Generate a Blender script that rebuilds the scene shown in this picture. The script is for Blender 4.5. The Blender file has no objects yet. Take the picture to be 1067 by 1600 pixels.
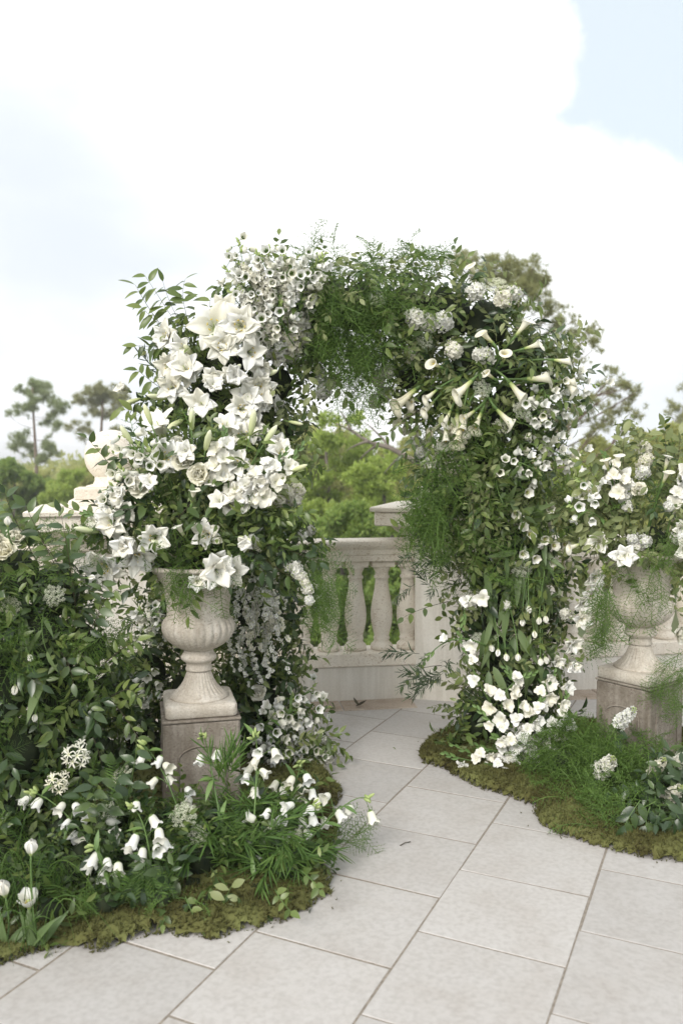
import bpy, math, random
import numpy as np
from mathutils import Vector, Matrix

random.seed(11)
rng = np.random.default_rng(11)
sc = bpy.context.scene
COL = sc.collection
PI = math.pi

# ------------------------------------------------------------------ camera
FPX, CX, CY, EYE = 1300.0, 533.5, 800.0, 1.45       # focal length and centre in photo pixels, eye height in metres
PITCH = math.atan(70.0 / FPX)
cam_d = bpy.data.cameras.new('camera')
cam = bpy.data.objects.new('camera', cam_d)
COL.objects.link(cam)
cam.location = (0, 0, EYE)
cam.rotation_euler = (PI / 2 - PITCH, 0, 0)
cam_d.sensor_fit = 'VERTICAL'
cam_d.sensor_height = 36.0
cam_d.lens = FPX / 1600 * 36.0
cam_d.clip_end = 6000
cam_d.dof.use_dof = True
cam_d.dof.focus_distance = 3.65
cam_d.dof.aperture_fstop = 2.6
sc.camera = cam

# ------------------------------------------------------------------ sky and sun
world = bpy.data.worlds.new('World')
sc.world = world
world.use_nodes = True
SUN_EL, SUN_AZ = math.radians(33), math.radians(207)   # azimuth measured clockwise from +Y (view direction)
def build_world():
    nt = world.node_tree
    N, L = nt.nodes, nt.links
    N.clear()
    out = N.new('ShaderNodeOutputWorld')
    bg = N.new('ShaderNodeBackground')
    bg.inputs['Strength'].default_value = 0.07
    sky = N.new('ShaderNodeTexSky')
    sky.sky_type = 'NISHITA'
    sky.sun_disc = False
    sky.sun_elevation = SUN_EL
    sky.sun_rotation = SUN_AZ
    sky.air_density = 1.2
    sky.dust_density = 2.0
    tc = N.new('ShaderNodeTexCoord')
    n1 = N.new('ShaderNodeTexNoise')
    n1.inputs['Scale'].default_value = 6.5
    n1.inputs['Detail'].default_value = 10
    n1.inputs['Roughness'].default_value = 0.55
    L.new(tc.outputs['Generated'], n1.inputs['Vector'])
    # the break in the cloud towards the upper right of the view
    vs = N.new('ShaderNodeVectorMath'); vs.operation = 'DISTANCE'
    L.new(tc.outputs['Generated'], vs.inputs[0])
    vs.inputs[1].default_value = (0.455, 0.70, 0.575)
    add = N.new('ShaderNodeMath'); add.operation = 'MULTIPLY_ADD'
    L.new(n1.outputs['Fac'], add.inputs[0]); add.inputs[1].default_value = 0.26; L.new(vs.outputs['Value'], add.inputs[2])
    cov = N.new('ShaderNodeMapRange'); cov.interpolation_type = 'SMOOTHSTEP'
    cov.inputs['From Min'].default_value = 0.440
    cov.inputs['From Max'].default_value = 0.466
    L.new(add.outputs[0], cov.inputs['Value'])
    # soft grey and white in the cloud itself
    n2 = N.new('ShaderNodeTexNoise')
    n2.inputs['Scale'].default_value = 1.9
    n2.inputs['Detail'].default_value = 5
    mp2 = N.new('ShaderNodeMapping')
    mp2.inputs['Scale'].default_value = (1.0, 1.0, 2.2)
    mp2.inputs['Location'].default_value = (3.1, 0.4, 1.3)
    L.new(tc.outputs['Generated'], mp2.inputs['Vector'])
    L.new(mp2.outputs[0], n2.inputs['Vector'])
    cr = N.new('ShaderNodeValToRGB')
    cr.color_ramp.elements[0].position = 0.30
    cr.color_ramp.elements[0].color = (6.6, 7.1, 7.6, 1)
    cr.color_ramp.elements[1].position = 0.62
    cr.color_ramp.elements[1].color = (10.6, 10.6, 10.5, 1)
    L.new(n2.outputs['Fac'], cr.inputs['Fac'])
    # thinner greyish cloud low on the left
    v2 = N.new('ShaderNodeVectorMath'); v2.operation = 'DISTANCE'
    L.new(tc.outputs['Generated'], v2.inputs[0]); v2.inputs[1].default_value = (-0.30, 0.92, 0.24)
    a2 = N.new('ShaderNodeMath'); a2.operation = 'MULTIPLY_ADD'
    L.new(n2.outputs['Fac'], a2.inputs[0]); a2.inputs[1].default_value = 0.7; L.new(v2.outputs['Value'], a2.inputs[2])
    m2 = N.new('ShaderNodeMapRange'); m2.interpolation_type = 'SMOOTHSTEP'
    m2.inputs['From Min'].default_value = 0.46; m2.inputs['From Max'].default_value = 0.80
    m2.inputs['To Min'].default_value = 1.0; m2.inputs['To Max'].default_value = 0.0
    L.new(a2.outputs[0], m2.inputs['Value'])
    thin = N.new('ShaderNodeMix'); thin.data_type = 'RGBA'
    L.new(m2.outputs[0], thin.inputs['Factor']); L.new(cr.outputs['Color'], thin.inputs['A']); thin.inputs['B'].default_value = (6.3, 6.75, 7.2, 1)
    # thin veil over the blue
    veil = N.new('ShaderNodeMix'); veil.data_type = 'RGBA'
    veil.inputs['Factor'].default_value = 0.82
    L.new(sky.outputs[0], veil.inputs['A'])
    veil.inputs['B'].default_value = (6.7, 7.4, 7.8, 1)
    mix = N.new('ShaderNodeMix'); mix.data_type = 'RGBA'
    L.new(cov.outputs[0], mix.inputs['Factor'])
    L.new(veil.outputs['Result'], mix.inputs['A'])
    L.new(thin.outputs['Result'], mix.inputs['B'])
    L.new(mix.outputs['Result'], bg.inputs['Color'])
    L.new(bg.outputs[0], out.inputs['Surface'])
build_world()
sun_d = bpy.data.lights.new('sun', 'SUN')
sun_d.energy = 1.5
sun_d.angle = math.radians(25)
sun_d.color = (1.0, 0.95, 0.88)
sun = bpy.data.objects.new('sun', sun_d)
COL.objects.link(sun)
sdir = Vector((math.sin(SUN_AZ) * math.cos(SUN_EL), math.cos(SUN_AZ) * math.cos(SUN_EL), math.sin(SUN_EL)))
sun.rotation_euler = sdir.to_track_quat('Z', 'Y').to_euler()
sun.location = (0, -3, 12)
vs_ = sc.view_settings
vs_.view_transform = 'Standard'
vs_.look = 'None'
vs_.exposure = 1.02
vs_.gamma = 1.0
vs_.use_curve_mapping = False
sc.cycles.use_denoising = True
sc.cycles.max_bounces = 8
sc.cycles.diffuse_bounces = 3
sc.cycles.transmission_bounces = 4
sc.cycles.transparent_max_bounces = 8

# ------------------------------------------------------------------ places
CAMP = Vector((0, 0, EYE))
def ray(px, py):
    a, b = (px - CX) / FPX, -(py - CY) / FPX
    return Vector((a, math.cos(PITCH) + b * math.sin(PITCH), -math.sin(PITCH) + b * math.cos(PITCH)))
def P(px, py, D):                    # the point seen at a photo pixel, D metres ahead of the camera
    r = ray(px, py)
    return CAMP + r * (D / r.y)
def G(px, py, z=0.0):                # the point of the terrace floor seen at a photo pixel
    r = ray(px, py)
    return CAMP + r * ((z - EYE) / r.z)
def mpp(D): return D / FPX           # metres per photo pixel at a distance

# ------------------------------------------------------------------ objects
W = {}
def put(o, parent=None, M=None):
    COL.objects.link(o)
    M = M if M is not None else Matrix()
    if parent is not None:
        o.parent = parent
        o.matrix_basis = W[parent].inverted() @ M
    else:
        o.matrix_basis = M
    W[o] = M
    return o
def tag(o, label=None, cat=None, group=None, kind=None):
    if label: o['label'] = label
    if cat: o['category'] = cat
    if group: o['group'] = group
    if kind: o['kind'] = kind
    return o
def thing(name, loc, label, cat, group=None, rz=0.0):
    o = bpy.data.objects.new(name, None)
    o.empty_display_size = 0.1
    put(o, None, Matrix.Translation(loc) @ Matrix.Rotation(rz, 4, 'Z'))
    return tag(o, label, cat, group)
def obj(name, me, parent=None, M=None):
    return put(bpy.data.objects.new(name, me), parent, M)
def frame(pos, axis, roll=0.0, s=1.0):       # +Z along the axis
    z = Vector(axis).normalized()
    x = Vector((0, 0, 1)).cross(z)
    if x.length < 1e-3: x = Vector((1, 0, 0))
    x.normalize(); y = z.cross(x)
    R = Matrix((x, y, z)).transposed().to_4x4()
    return Matrix.Translation(pos) @ R @ Matrix.Rotation(roll, 4, 'Z') @ Matrix.Scale(s, 4)
def frame_y(pos, y, z, s=1.0):               # +Y along y, +Z near z
    y = Vector(y).normalized(); z = Vector(z)
    z = z - y * z.dot(y)
    if z.length < 1e-3: z = Vector((0.3, 0.2, 1)) - y * Vector((0.3, 0.2, 1)).dot(y)
    z.normalize(); x = y.cross(z)
    return Matrix.Translation(pos) @ Matrix((x, y, z)).transposed().to_4x4() @ Matrix.Scale(s, 4)

# ------------------------------------------------------------------ shapes: V vertices, F triangles, t a 0..1 value along the piece, m material slot
class T:
    def __init__(s, V, F, t=None, m=None):
        s.V = np.asarray(V, np.float64).reshape(-1, 3); s.F = np.asarray(F, np.int64).reshape(-1, 3)
        s.t = np.zeros(len(s.V)) if t is None else np.asarray(t, float)
        s.m = np.zeros(len(s.F), int) if m is None else (np.full(len(s.F), m, int) if np.isscalar(m) else np.asarray(m, int))
    def xf(s, M):
        A = np.array(M)
        return T(s.V @ A[:3, :3].T + A[:3, 3], s.F, s.t, s.m)
    def mat(s, m): return T(s.V, s.F, s.t, m)
def join(ts):
    V, F, t, m, n = [], [], [], [], 0
    for k in ts:
        V.append(k.V); F.append(k.F + n); t.append(k.t); m.append(k.m); n += len(k.V)
    return T(np.concatenate(V), np.concatenate(F), np.concatenate(t), np.concatenate(m))
def mesh(name, k, mats, smooth=True):
    me = bpy.data.meshes.new(name)
    n = len(k.F)
    me.vertices.add(len(k.V)); me.vertices.foreach_set('co', k.V.astype(np.float32).ravel())
    me.loops.add(n * 3); me.loops.foreach_set('vertex_index', k.F.astype(np.int32).ravel())
    me.polygons.add(n); me.polygons.foreach_set('loop_start', np.arange(0, n * 3, 3, dtype=np.int32))
    me.polygons.foreach_set('material_index', k.m.astype(np.int32))
    me.polygons.foreach_set('use_smooth', np.full(n, smooth))
    a = me.attributes.new('t', 'FLOAT', 'POINT'); a.data.foreach_set('value', k.t.astype(np.float32))
    for m in (mats if isinstance(mats, (list, tuple)) else [mats]): me.materials.append(m)
    me.update(calc_edges=True)
    return me
def grid_faces(nu, nv, wrap=False):
    f = []
    for j in range(nv):
        for i in range(nu):
            i2 = (i + 1) % nu if wrap else i + 1
            w = nu if wrap else nu + 1
            a, b, c, d = j * w + i, j * w + i2, (j + 1) * w + i2, (j + 1) * w + i
            f += [(a, b, c), (a, c, d)]
    return f
def tube(pts, r, n=6, cap=True):
    pts = [Vector(p) for p in pts]
    k = len(pts)
    rs = [r] * k if np.isscalar(r) else list(r)
    V, t = [], []
    up = None
    for i, p in enumerate(pts):
        d = (pts[min(i + 1, k - 1)] - pts[max(i - 1, 0)])
        d = d.normalized() if d.length > 1e-9 else Vector((0, 0, 1))
        if up is None:
            up = d.orthogonal().normalized()
        up = (up - d * up.dot(d))
        up = up.normalized() if up.length > 1e-6 else d.orthogonal().normalized()
        q = d.cross(up)
        for j in range(n):
            a = 2 * PI * j / n
            V.append(p + (up * math.cos(a) + q * math.sin(a)) * rs[i]); t.append(i / (k - 1))
    F = grid_faces(n, k - 1, True)
    if cap:
        for (c, base, s) in ((pts[0], 0, -1), (pts[-1], (k - 1) * n, 1)):
            V.append(c); t.append(0 if s < 0 else 1)
            ci = len(V) - 1
            for j in range(n):
                a, b = base + j, base + (j + 1) % n
                F.append((ci, b, a) if s < 0 else (ci, a, b))
    return T([tuple(v) for v in V], F, t)
def bez(a, b, c, n=8):
    a, b, c = Vector(a), Vector(b), Vector(c)
    return [a * (1 - u) ** 2 + b * 2 * u * (1 - u) + c * u * u for u in [i / n for i in range(n + 1)]]
def lathe(prof, n=32, rf=None, cap=True):
    V, t = [], []
    k = len(prof)
    for i, (r, z) in enumerate(prof):
        for j in range(n):
            a = 2 * PI * j / n
            q = r * (rf(i, a) if rf else 1.0)
            V.append((q * math.cos(a), q * math.sin(a), z)); t.append(i / (k - 1))
    F = grid_faces(n, k - 1, True)
    if cap:
        for (z, base, s) in ((prof[0][1], 0, -1), (prof[-1][1], (k - 1) * n, 1)):
            V.append((0, 0, z)); t.append(0.0 if s < 0 else 1.0)
            for j in range(n):
                a, b = base + j, base + (j + 1) % n
                F.append((len(V) - 1, b, a) if s < 0 else (len(V) - 1, a, b))
    return T(V, F, t)
def box(x0, x1, y0, y1, z0, z1, bv=0.0):
    """box with its edges bevelled by bv"""
    b = bv
    if b <= 0:
        V = [(x, y, z) for z in (z0, z1) for y in (y0, y1) for x in (x0, x1)]
        Q = [(0, 2, 3, 1), (4, 5, 7, 6), (0, 1, 5, 4), (2, 6, 7, 3), (0, 4, 6, 2), (1, 3, 7, 5)]
        return T(V, [f for (a, bb, c, d) in Q for f in ((a, bb, c), (a, c, d))])
    V, idx = [], {}
    xs, ys, zs = (x0, x1), (y0, y1), (z0, z1)
    for i in (0, 1):
        for j in (0, 1):
            for k in (0, 1):
                sx, sy, sz = (1, -1)[i], (1, -1)[j], (1, -1)[k]
                for ax in range(3):
                    p = [xs[i], ys[j], zs[k]]
                    if ax != 0: p[0] += sx * b
                    if ax != 1: p[1] += sy * b
                    if ax != 2: p[2] += sz * b
                    idx[(i, j, k, ax)] = len(V); V.append(p)
    F = []
    def quad(a, bq, c, d):
        pa, pb, pc = (np.array(V[q]) for q in (a, bq, c))
        nrm = np.cross(pb - pa, pc - pa)
        cen = np.mean([V[q] for q in (a, bq, c, d)], axis=0) - np.array([(x0 + x1) / 2, (y0 + y1) / 2, (z0 + z1) / 2])
        if np.dot(nrm, cen) < 0: a, bq, c, d = d, c, bq, a
        F.append((a, bq, c)); F.append((a, c, d))
    for s in (0, 1):
        quad(idx[(s, 0, 0, 0)], idx[(s, 1, 0, 0)], idx[(s, 1, 1, 0)], idx[(s, 0, 1, 0)])
        quad(idx[(0, s, 0, 1)], idx[(1, s, 0, 1)], idx[(1, s, 1, 1)], idx[(0, s, 1, 1)])
        quad(idx[(0, 0, s, 2)], idx[(1, 0, s, 2)], idx[(1, 1, s, 2)], idx[(0, 1, s, 2)])
    for i in (0, 1):
        for j in (0, 1):
            quad(idx[(i, j, 0, 0)], idx[(i, j, 1, 0)], idx[(i, j, 1, 1)], idx[(i, j, 0, 1)])
            quad(idx[(i, 0, j, 0)], idx[(i, 1, j, 0)], idx[(i, 1, j, 2)], idx[(i, 0, j, 2)])
            quad(idx[(0, i, j, 1)], idx[(1, i, j, 1)], idx[(1, i, j, 2)], idx[(0, i, j, 2)])
            for k in (0, 1):
                a, bq, c = idx[(i, j, k, 0)], idx[(i, j, k, 1)], idx[(i, j, k, 2)]
                pa, pb, pc = (np.array(V[q]) for q in (a, bq, c))
                cen = (pa + pb + pc) / 3 - np.array([(x0 + x1) / 2, (y0 + y1) / 2, (z0 + z1) / 2])
                F.append((a, bq, c) if np.dot(np.cross(pb - pa, pc - pa), cen) > 0 else (a, c, bq))
    return T(V, F)

def unit(a): return a / np.maximum(np.linalg.norm(a, axis=1, keepdims=True), 1e-9)
def many(temps, pos, y, z, s, name, mats, smooth=True, pick=None):
    """copies of the templates with +Y along y and +Z near z, joined in one mesh"""
    pos, y, z = (np.asarray(q, float) for q in (pos, y, z))
    y = unit(y); z = unit(z - y * np.sum(z * y, 1, keepdims=True)); x = np.cross(y, z)
    A = np.stack([x, y, z], 2) * np.asarray(s, float)[:, None, None]
    pick = rng.integers(0, len(temps), len(pos)) if pick is None else pick
    V, F, t, m, n = [], [], [], [], 0
    for k, tp in enumerate(temps):
        w = np.where(pick == k)[0]
        if not len(w): continue
        v = np.einsum('kij,nj->kni', A[w], tp.V) + pos[w][:, None, :]
        V.append(v.reshape(-1, 3))
        F.append((tp.F[None] + (np.arange(len(w)) * len(tp.V))[:, None, None] + n).reshape(-1, 3))
        t.append(np.tile(tp.t, len(w))); m.append(np.tile(tp.m, len(w)))
        n += len(w) * len(tp.V)
    k = T(np.concatenate(V), np.concatenate(F), np.concatenate(t), np.concatenate(m))
    return mesh(name, k, mats, smooth)

# ------------------------------------------------------------------ materials
def newmat(name):
    m = bpy.data.materials.new(name); m.use_nodes = True
    nt = m.node_tree; nt.nodes.clear()
    out = nt.nodes.new('ShaderNodeOutputMaterial')
    return m, nt.nodes, nt.links, out
def principled(N, rough=0.6, spec=0.4):
    b = N.new('ShaderNodeBsdfPrincipled')
    b.inputs['Roughness'].default_value = rough
    b.inputs['Specular IOR Level'].default_value = spec
    return b
def rnd(N, L):
    g = N.new('ShaderNodeNewGeometry'); o = N.new('ShaderNodeObjectInfo')
    a = N.new('ShaderNodeMath'); a.operation = 'ADD'
    L.new(g.outputs['Random Per Island'], a.inputs[0]); L.new(o.outputs['Random'], a.inputs[1])
    f = N.new('ShaderNodeMath'); f.operation = 'FRACT'
    L.new(a.outputs[0], f.inputs[0])
    return f.outputs[0]
def ramp(N, cols):
    r = N.new('ShaderNodeValToRGB')
    e = r.color_ramp.elements
    while len(e) < len(cols): e.new(0.5)
    for k, (p, c) in zip(e, cols):
        k.position = p; k.color = (*c, 1)
    return r
def leafmat(name, cols, trans=0.25, rough=0.45, spec=0.4, tcol=None):
    m, N, L, out = newmat(name)
    k = len(cols)
    r = ramp(N, [(i / (k - 1), c) for i, c in enumerate(cols)])
    L.new(rnd(N, L), r.inputs['Fac'])
    b = principled(N, rough, spec)
    L.new(r.outputs['Color'], b.inputs['Base Color'])
    tr = N.new('ShaderNodeBsdfTranslucent')
    hs = N.new('ShaderNodeHueSaturation'); hs.inputs['Value'].default_value = 1.7; hs.inputs['Hue'].default_value = 0.485
    L.new(r.outputs['Color'], hs.inputs['Color']); L.new(hs.outputs[0], tr.inputs['Color'])
    mx = N.new('ShaderNodeMixShader'); mx.inputs[0].default_value = trans
    L.new(b.outputs[0], mx.inputs[1]); L.new(tr.outputs[0], mx.inputs[2])
    L.new(mx.outputs[0], out.inputs['Surface'])
    return m
def petalmat(name, cols, trans=0.3, rough=0.55, var=0.06):
    """colour along the petal from its base (t = 0) to its tip"""
    m, N, L, out = newmat(name)
    at = N.new('ShaderNodeAttribute'); at.attribute_name = 't'
    r = ramp(N, cols)
    L.new(at.outputs['Fac'], r.inputs['Fac'])
    hs = N.new('ShaderNodeHueSaturation')
    mr = N.new('ShaderNodeMapRange'); mr.inputs['To Min'].default_value = 1 - var; mr.inputs['To Max'].default_value = 1.0
    L.new(rnd(N, L), mr.inputs['Value']); L.new(mr.outputs[0], hs.inputs['Value'])
    o2 = N.new('ShaderNodeObjectInfo')
    cm = N.new('ShaderNodeMix'); cm.data_type = 'RGBA'; cm.blend_type = 'MULTIPLY'
    q2 = N.new('ShaderNodeMath'); q2.operation = 'POWER'; q2.inputs[1].default_value = 1.6
    L.new(o2.outputs['Random'], q2.inputs[0]); L.new(q2.outputs[0], cm.inputs['Factor'])
    L.new(r.outputs['Color'], cm.inputs['A']); cm.inputs['B'].default_value = (1.0, 0.97, 0.86, 1)
    L.new(cm.outputs['Result'], hs.inputs['Color'])
    b = principled(N, rough, 0.3)
    L.new(hs.outputs[0], b.inputs['Base Color'])
    tr = N.new('ShaderNodeBsdfTranslucent'); L.new(hs.outputs[0], tr.inputs['Color'])
    mx = N.new('ShaderNodeMixShader'); mx.inputs[0].default_value = trans
    L.new(b.outputs[0], mx.inputs[1]); L.new(tr.outputs[0], mx.inputs[2])
    nz = N.new('ShaderNodeTexNoise'); nz.inputs['Scale'].default_value = 140
    bp = N.new('ShaderNodeBump'); bp.inputs['Strength'].default_value = 0.12; bp.inputs['Distance'].default_value = 0.002
    L.new(nz.outputs['Fac'], bp.inputs['Height']); L.new(bp.outputs[0], b.inputs['Normal'])
    L.new(mx.outputs[0], out.inputs['Surface'])
    return m
def stonemat(name, base, dark, light, scale=6.0, pits=0.0, bump=0.3, rough=0.85, pitcol=None, fine=90, grain=0.5, streak=0.0, var=0.0):
    m, N, L, out = newmat(name)
    tc = N.new('ShaderNodeTexCoord'); oi = N.new('ShaderNodeObjectInfo')
    ad = N.new('ShaderNodeVectorMath'); ad.operation = 'ADD'
    sm = N.new('ShaderNodeVectorMath'); sm.operation = 'SCALE'; sm.inputs['Scale'].default_value = 37.0
    cmb = N.new('ShaderNodeCombineXYZ')
    for i in range(3): L.new(oi.outputs['Random'], cmb.inputs[i])
    L.new(cmb.outputs[0], sm.inputs[0])
    L.new(tc.outputs['Object'], ad.inputs[0]); L.new(sm.outputs[0], ad.inputs[1])
    n1 = N.new('ShaderNodeTexNoise'); n1.inputs['Scale'].default_value = scale; n1.inputs['Detail'].default_value = 8; n1.inputs['Roughness'].default_value = 0.65
    L.new(ad.outputs[0], n1.inputs['Vector'])
    r = ramp(N, [(0.30, dark), (0.5, base), (0.72, light)])
    L.new(n1.outputs['Fac'], r.inputs['Fac'])
    n2 = N.new('ShaderNodeTexNoise'); n2.inputs['Scale'].default_value = fine; n2.inputs['Detail'].default_value = 4
    L.new(ad.outputs[0], n2.inputs['Vector'])
    col = r.outputs['Color']
    mx = N.new('ShaderNodeMix'); mx.data_type = 'RGBA'; mx.blend_type = 'MULTIPLY'; mx.inputs['Factor'].default_value = grain
    g = ramp(N, [(0.32, (0.62, 0.6, 0.57)), (0.6, (1.08, 1.08, 1.08))])
    L.new(n2.outputs['Fac'], g.inputs['Fac']); L.new(col, mx.inputs['A']); L.new(g.outputs['Color'], mx.inputs['B'])
    col = mx.outputs['Result']
    if streak > 0:                                   # old rain streaks
        ms = N.new('ShaderNodeMapping'); ms.inputs['Scale'].default_value = (26, 26, 2.2)
        L.new(ad.outputs[0], ms.inputs['Vector'])
        n3 = N.new('ShaderNodeTexNoise'); n3.inputs['Scale'].default_value = 1.0; n3.inputs['Detail'].default_value = 5
        L.new(ms.outputs[0], n3.inputs['Vector'])
        g3 = ramp(N, [(0.42, (0.66, 0.63, 0.58)), (0.60, (1.0, 1.0, 1.0))]); L.new(n3.outputs['Fac'], g3.inputs['Fac'])
        m3 = N.new('ShaderNodeMix'); m3.data_type = 'RGBA'; m3.blend_type = 'MULTIPLY'; m3.inputs['Factor'].default_value = streak
        L.new(col, m3.inputs['A']); L.new(g3.outputs['Color'], m3.inputs['B']); col = m3.outputs['Result']
    if var > 0:                                      # from piece to piece
        hv = N.new('ShaderNodeHueSaturation'); mv = N.new('ShaderNodeMapRange')
        mv.inputs['To Min'].default_value = 1 - var; mv.inputs['To Max'].default_value = 1 + var * 0.6
        L.new(oi.outputs['Random'], mv.inputs['Value']); L.new(mv.outputs[0], hv.inputs['Value']); L.new(col, hv.inputs['Color']); col = hv.outputs[0]
    b = principled(N, rough, 0.25)
    hsrc = n2.outputs['Fac']
    if pits > 0:
        mp = N.new('ShaderNodeMapping'); mp.inputs['Scale'].default_value = (1.0, 1.0, 1.9)
        L.new(ad.outputs[0], mp.inputs['Vector'])
        vo = N.new('ShaderNodeTexVoronoi'); vo.inputs['Scale'].default_value = 62; vo.inputs['Randomness'].default_value = 1.0
        nd = N.new('ShaderNodeTexNoise'); nd.inputs['Scale'].default_value = 40
        L.new(mp.outputs[0], nd.inputs['Vector'])
        va = N.new('ShaderNodeMix'); va.data_type = 'VECTOR'; va.inputs['Factor'].default_value = 0.03
        L.new(mp.outputs[0], va.inputs['A']); L.new(nd.outputs['Color'], va.inputs['B'])
        L.new(va.outputs['Result'], vo.inputs['Vector'])
        mk = N.new('ShaderNodeTexNoise'); mk.inputs['Scale'].default_value = 17; mk.inputs['Detail'].default_value = 3
        L.new(ad.outputs[0], mk.inputs['Vector'])
        th = N.new('ShaderNodeMath'); th.operation = 'MULTIPLY_ADD'
        L.new(mk.outputs['Fac'], th.inputs[0]); th.inputs[1].default_value = -0.75; th.inputs[2].default_value = 0.30
        sub = N.new('ShaderNodeMath'); sub.operation = 'ADD'
        L.new(vo.outputs['Distance'], sub.inputs[0]); L.new(th.outputs[0], sub.inputs[1])
        pm = N.new('ShaderNodeMapRange'); pm.interpolation_type = 'SMOOTHSTEP'
        pm.inputs['From Min'].default_value = 0.10; pm.inputs['From Max'].default_value = 0.26
        L.new(sub.outputs[0], pm.inputs['Value'])
        pc = N.new('ShaderNodeMix'); pc.data_type = 'RGBA'
        L.new(pm.outputs[0], pc.inputs['Factor'])
        pc.inputs['A'].default_value = (*(pitcol or dark), 1); L.new(col, pc.inputs['B'])
        col = pc.outputs['Result']
        ha = N.new('ShaderNodeMath'); ha.operation = 'MULTIPLY_ADD'
        L.new(pm.outputs[0], ha.inputs[0]); ha.inputs[1].default_value = 2.5 * pits; L.new(n2.outputs['Fac'], ha.inputs[2])
        hsrc = ha.outputs[0]
    L.new(col, b.inputs['Base Color'])
    bp = N.new('ShaderNodeBump'); bp.inputs['Strength'].default_value = bump; bp.inputs['Distance'].default_value = 0.004
    L.new(hsrc, bp.inputs['Height']); L.new(bp.outputs[0], b.inputs['Normal'])
    L.new(b.outputs[0], out.inputs['Surface'])
    return m
def plainmat(name, c1, c2, scale=30.0, rough=0.8, bump=0.2):
    m, N, L, out = newmat(name)
    tc = N.new('ShaderNodeTexCoord')
    n1 = N.new('ShaderNodeTexNoise'); n1.inputs['Scale'].default_value = scale; n1.inputs['Detail'].default_value = 6
    L.new(tc.outputs['Object'], n1.inputs['Vector'])
    r = ramp(N, [(0.3, c1), (0.7, c2)]); L.new(n1.outputs['Fac'], r.inputs['Fac'])
    b = principled(N, rough, 0.3); L.new(r.outputs['Color'], b.inputs['Base Color'])
    bp = N.new('ShaderNodeBump'); bp.inputs['Strength'].default_value = bump; bp.inputs['Distance'].default_value = 0.01
    L.new(n1.outputs['Fac'], bp.inputs['Height']); L.new(bp.outputs[0], b.inputs['Normal'])
    L.new(b.outputs[0], out.inputs['Surface'])
    return m
M = {}
M['tile'] = stonemat('pale_paver', (0.455, 0.436, 0.418), (0.42, 0.395, 0.372), (0.48, 0.464, 0.45), 4.5, 0, 0.08, 0.6, fine=55, grain=0.28, var=0.09)
M['border'] = stonemat('tan_paver', (0.42, 0.35, 0.29), (0.34, 0.27, 0.21), (0.50, 0.43, 0.36), 9.0, 0, 0.15, 0.7)
M['grout'] = plainmat('sandy_grout', (0.19, 0.165, 0.135), (0.30, 0.265, 0.225), 60)
M['coral'] = stonemat('coral_stone', (0.78, 0.725, 0.635), (0.71, 0.645, 0.555), (0.82, 0.78, 0.705), 7.0, 0.4, 0.2, 0.85, (0.56, 0.48, 0.39), grain=0.2, streak=0.15)
M['render'] = stonemat('cream_render', (0.76, 0.73, 0.67), (0.71, 0.67, 0.60), (0.79, 0.765, 0.715), 3.0, 0, 0.1, 0.8, grain=0.15, streak=0.3)
M['urn'] = stonemat('weathered_cast_stone', (0.56, 0.515, 0.45), (0.47, 0.42, 0.355), (0.63, 0.595, 0.54), 9.0, 0.12, 0.3, 0.9, (0.42, 0.37, 0.31), 120, grain=0.4, streak=0.3)
M['pedestal'] = stonemat('brown_concrete', (0.27, 0.24, 0.205), (0.18, 0.152, 0.125), (0.38, 0.35, 0.31), 6.0, 0.12, 0.35, 0.9, (0.17, 0.14, 0.115), 100, grain=0.45, streak=0.6)
M['soil'] = plainmat('soil', (0.02, 0.016, 0.012), (0.05, 0.04, 0.03), 40)
M['ruscus'] = leafmat('ruscus_leaf', [(0.046, 0.078, 0.019), (0.082, 0.128, 0.031), (0.128, 0.180, 0.046), (0.190, 0.240, 0.072)], 0.3, 0.36, 0.5)
M['laurel'] = leafmat('laurel_leaf', [(0.025, 0.049, 0.018), (0.044, 0.080, 0.028), (0.085, 0.130, 0.040)], 0.18, 0.3, 0.55)
M['grey'] = leafmat('grey_green_leaf', [(0.13, 0.165, 0.06), (0.20, 0.235, 0.095), (0.265, 0.295, 0.135), (0.09, 0.13, 0.045)], 0.3, 0.45)
M['fern'] = leafmat('asparagus_fern', [(0.060, 0.115, 0.024), (0.095, 0.170, 0.036), (0.140, 0.225, 0.055)], 0.3, 0.55, 0.25)
M['podo'] = leafmat('narrow_leaf', [(0.028, 0.050, 0.022), (0.042, 0.070, 0.030), (0.062, 0.095, 0.040)], 0.15, 0.45)
M['frond'] = leafmat('fern_frond', [(0.050, 0.105, 0.022), (0.075, 0.145, 0.030), (0.12, 0.20, 0.045)], 0.3, 0.5, 0.3)
M['tulipleaf'] = leafmat('tulip_leaf', [(0.090, 0.145, 0.052), (0.125, 0.185, 0.070), (0.155, 0.215, 0.088)], 0.25, 0.45)
M['stem'] = leafmat('green_stem', [(0.09, 0.16, 0.045), (0.13, 0.21, 0.06)], 0.05, 0.5)
M['twig'] = leafmat('brown_twig', [(0.05, 0.04, 0.025), (0.08, 0.07, 0.04)], 0.0, 0.7)
M['white'] = petalmat('white_petal', [(0.0, (0.50, 0.60, 0.24)), (0.22, (0.80, 0.82, 0.70)), (0.5, (0.86, 0.86, 0.82)), (1.0, (0.88, 0.88, 0.86))], 0.16)
M['cream'] = petalmat('cream_petal', [(0.0, (0.58, 0.64, 0.28)), (0.3, (0.80, 0.79, 0.66)), (1.0, (0.85, 0.84, 0.77))], 0.16)
M['calla'] = petalmat('calla_spathe', [(0.0, (0.26, 0.38, 0.10)), (0.18, (0.56, 0.62, 0.28)), (0.42, (0.83, 0.81, 0.66)), (1.0, (0.87, 0.86, 0.79))], 0.22, 0.42)
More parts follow.
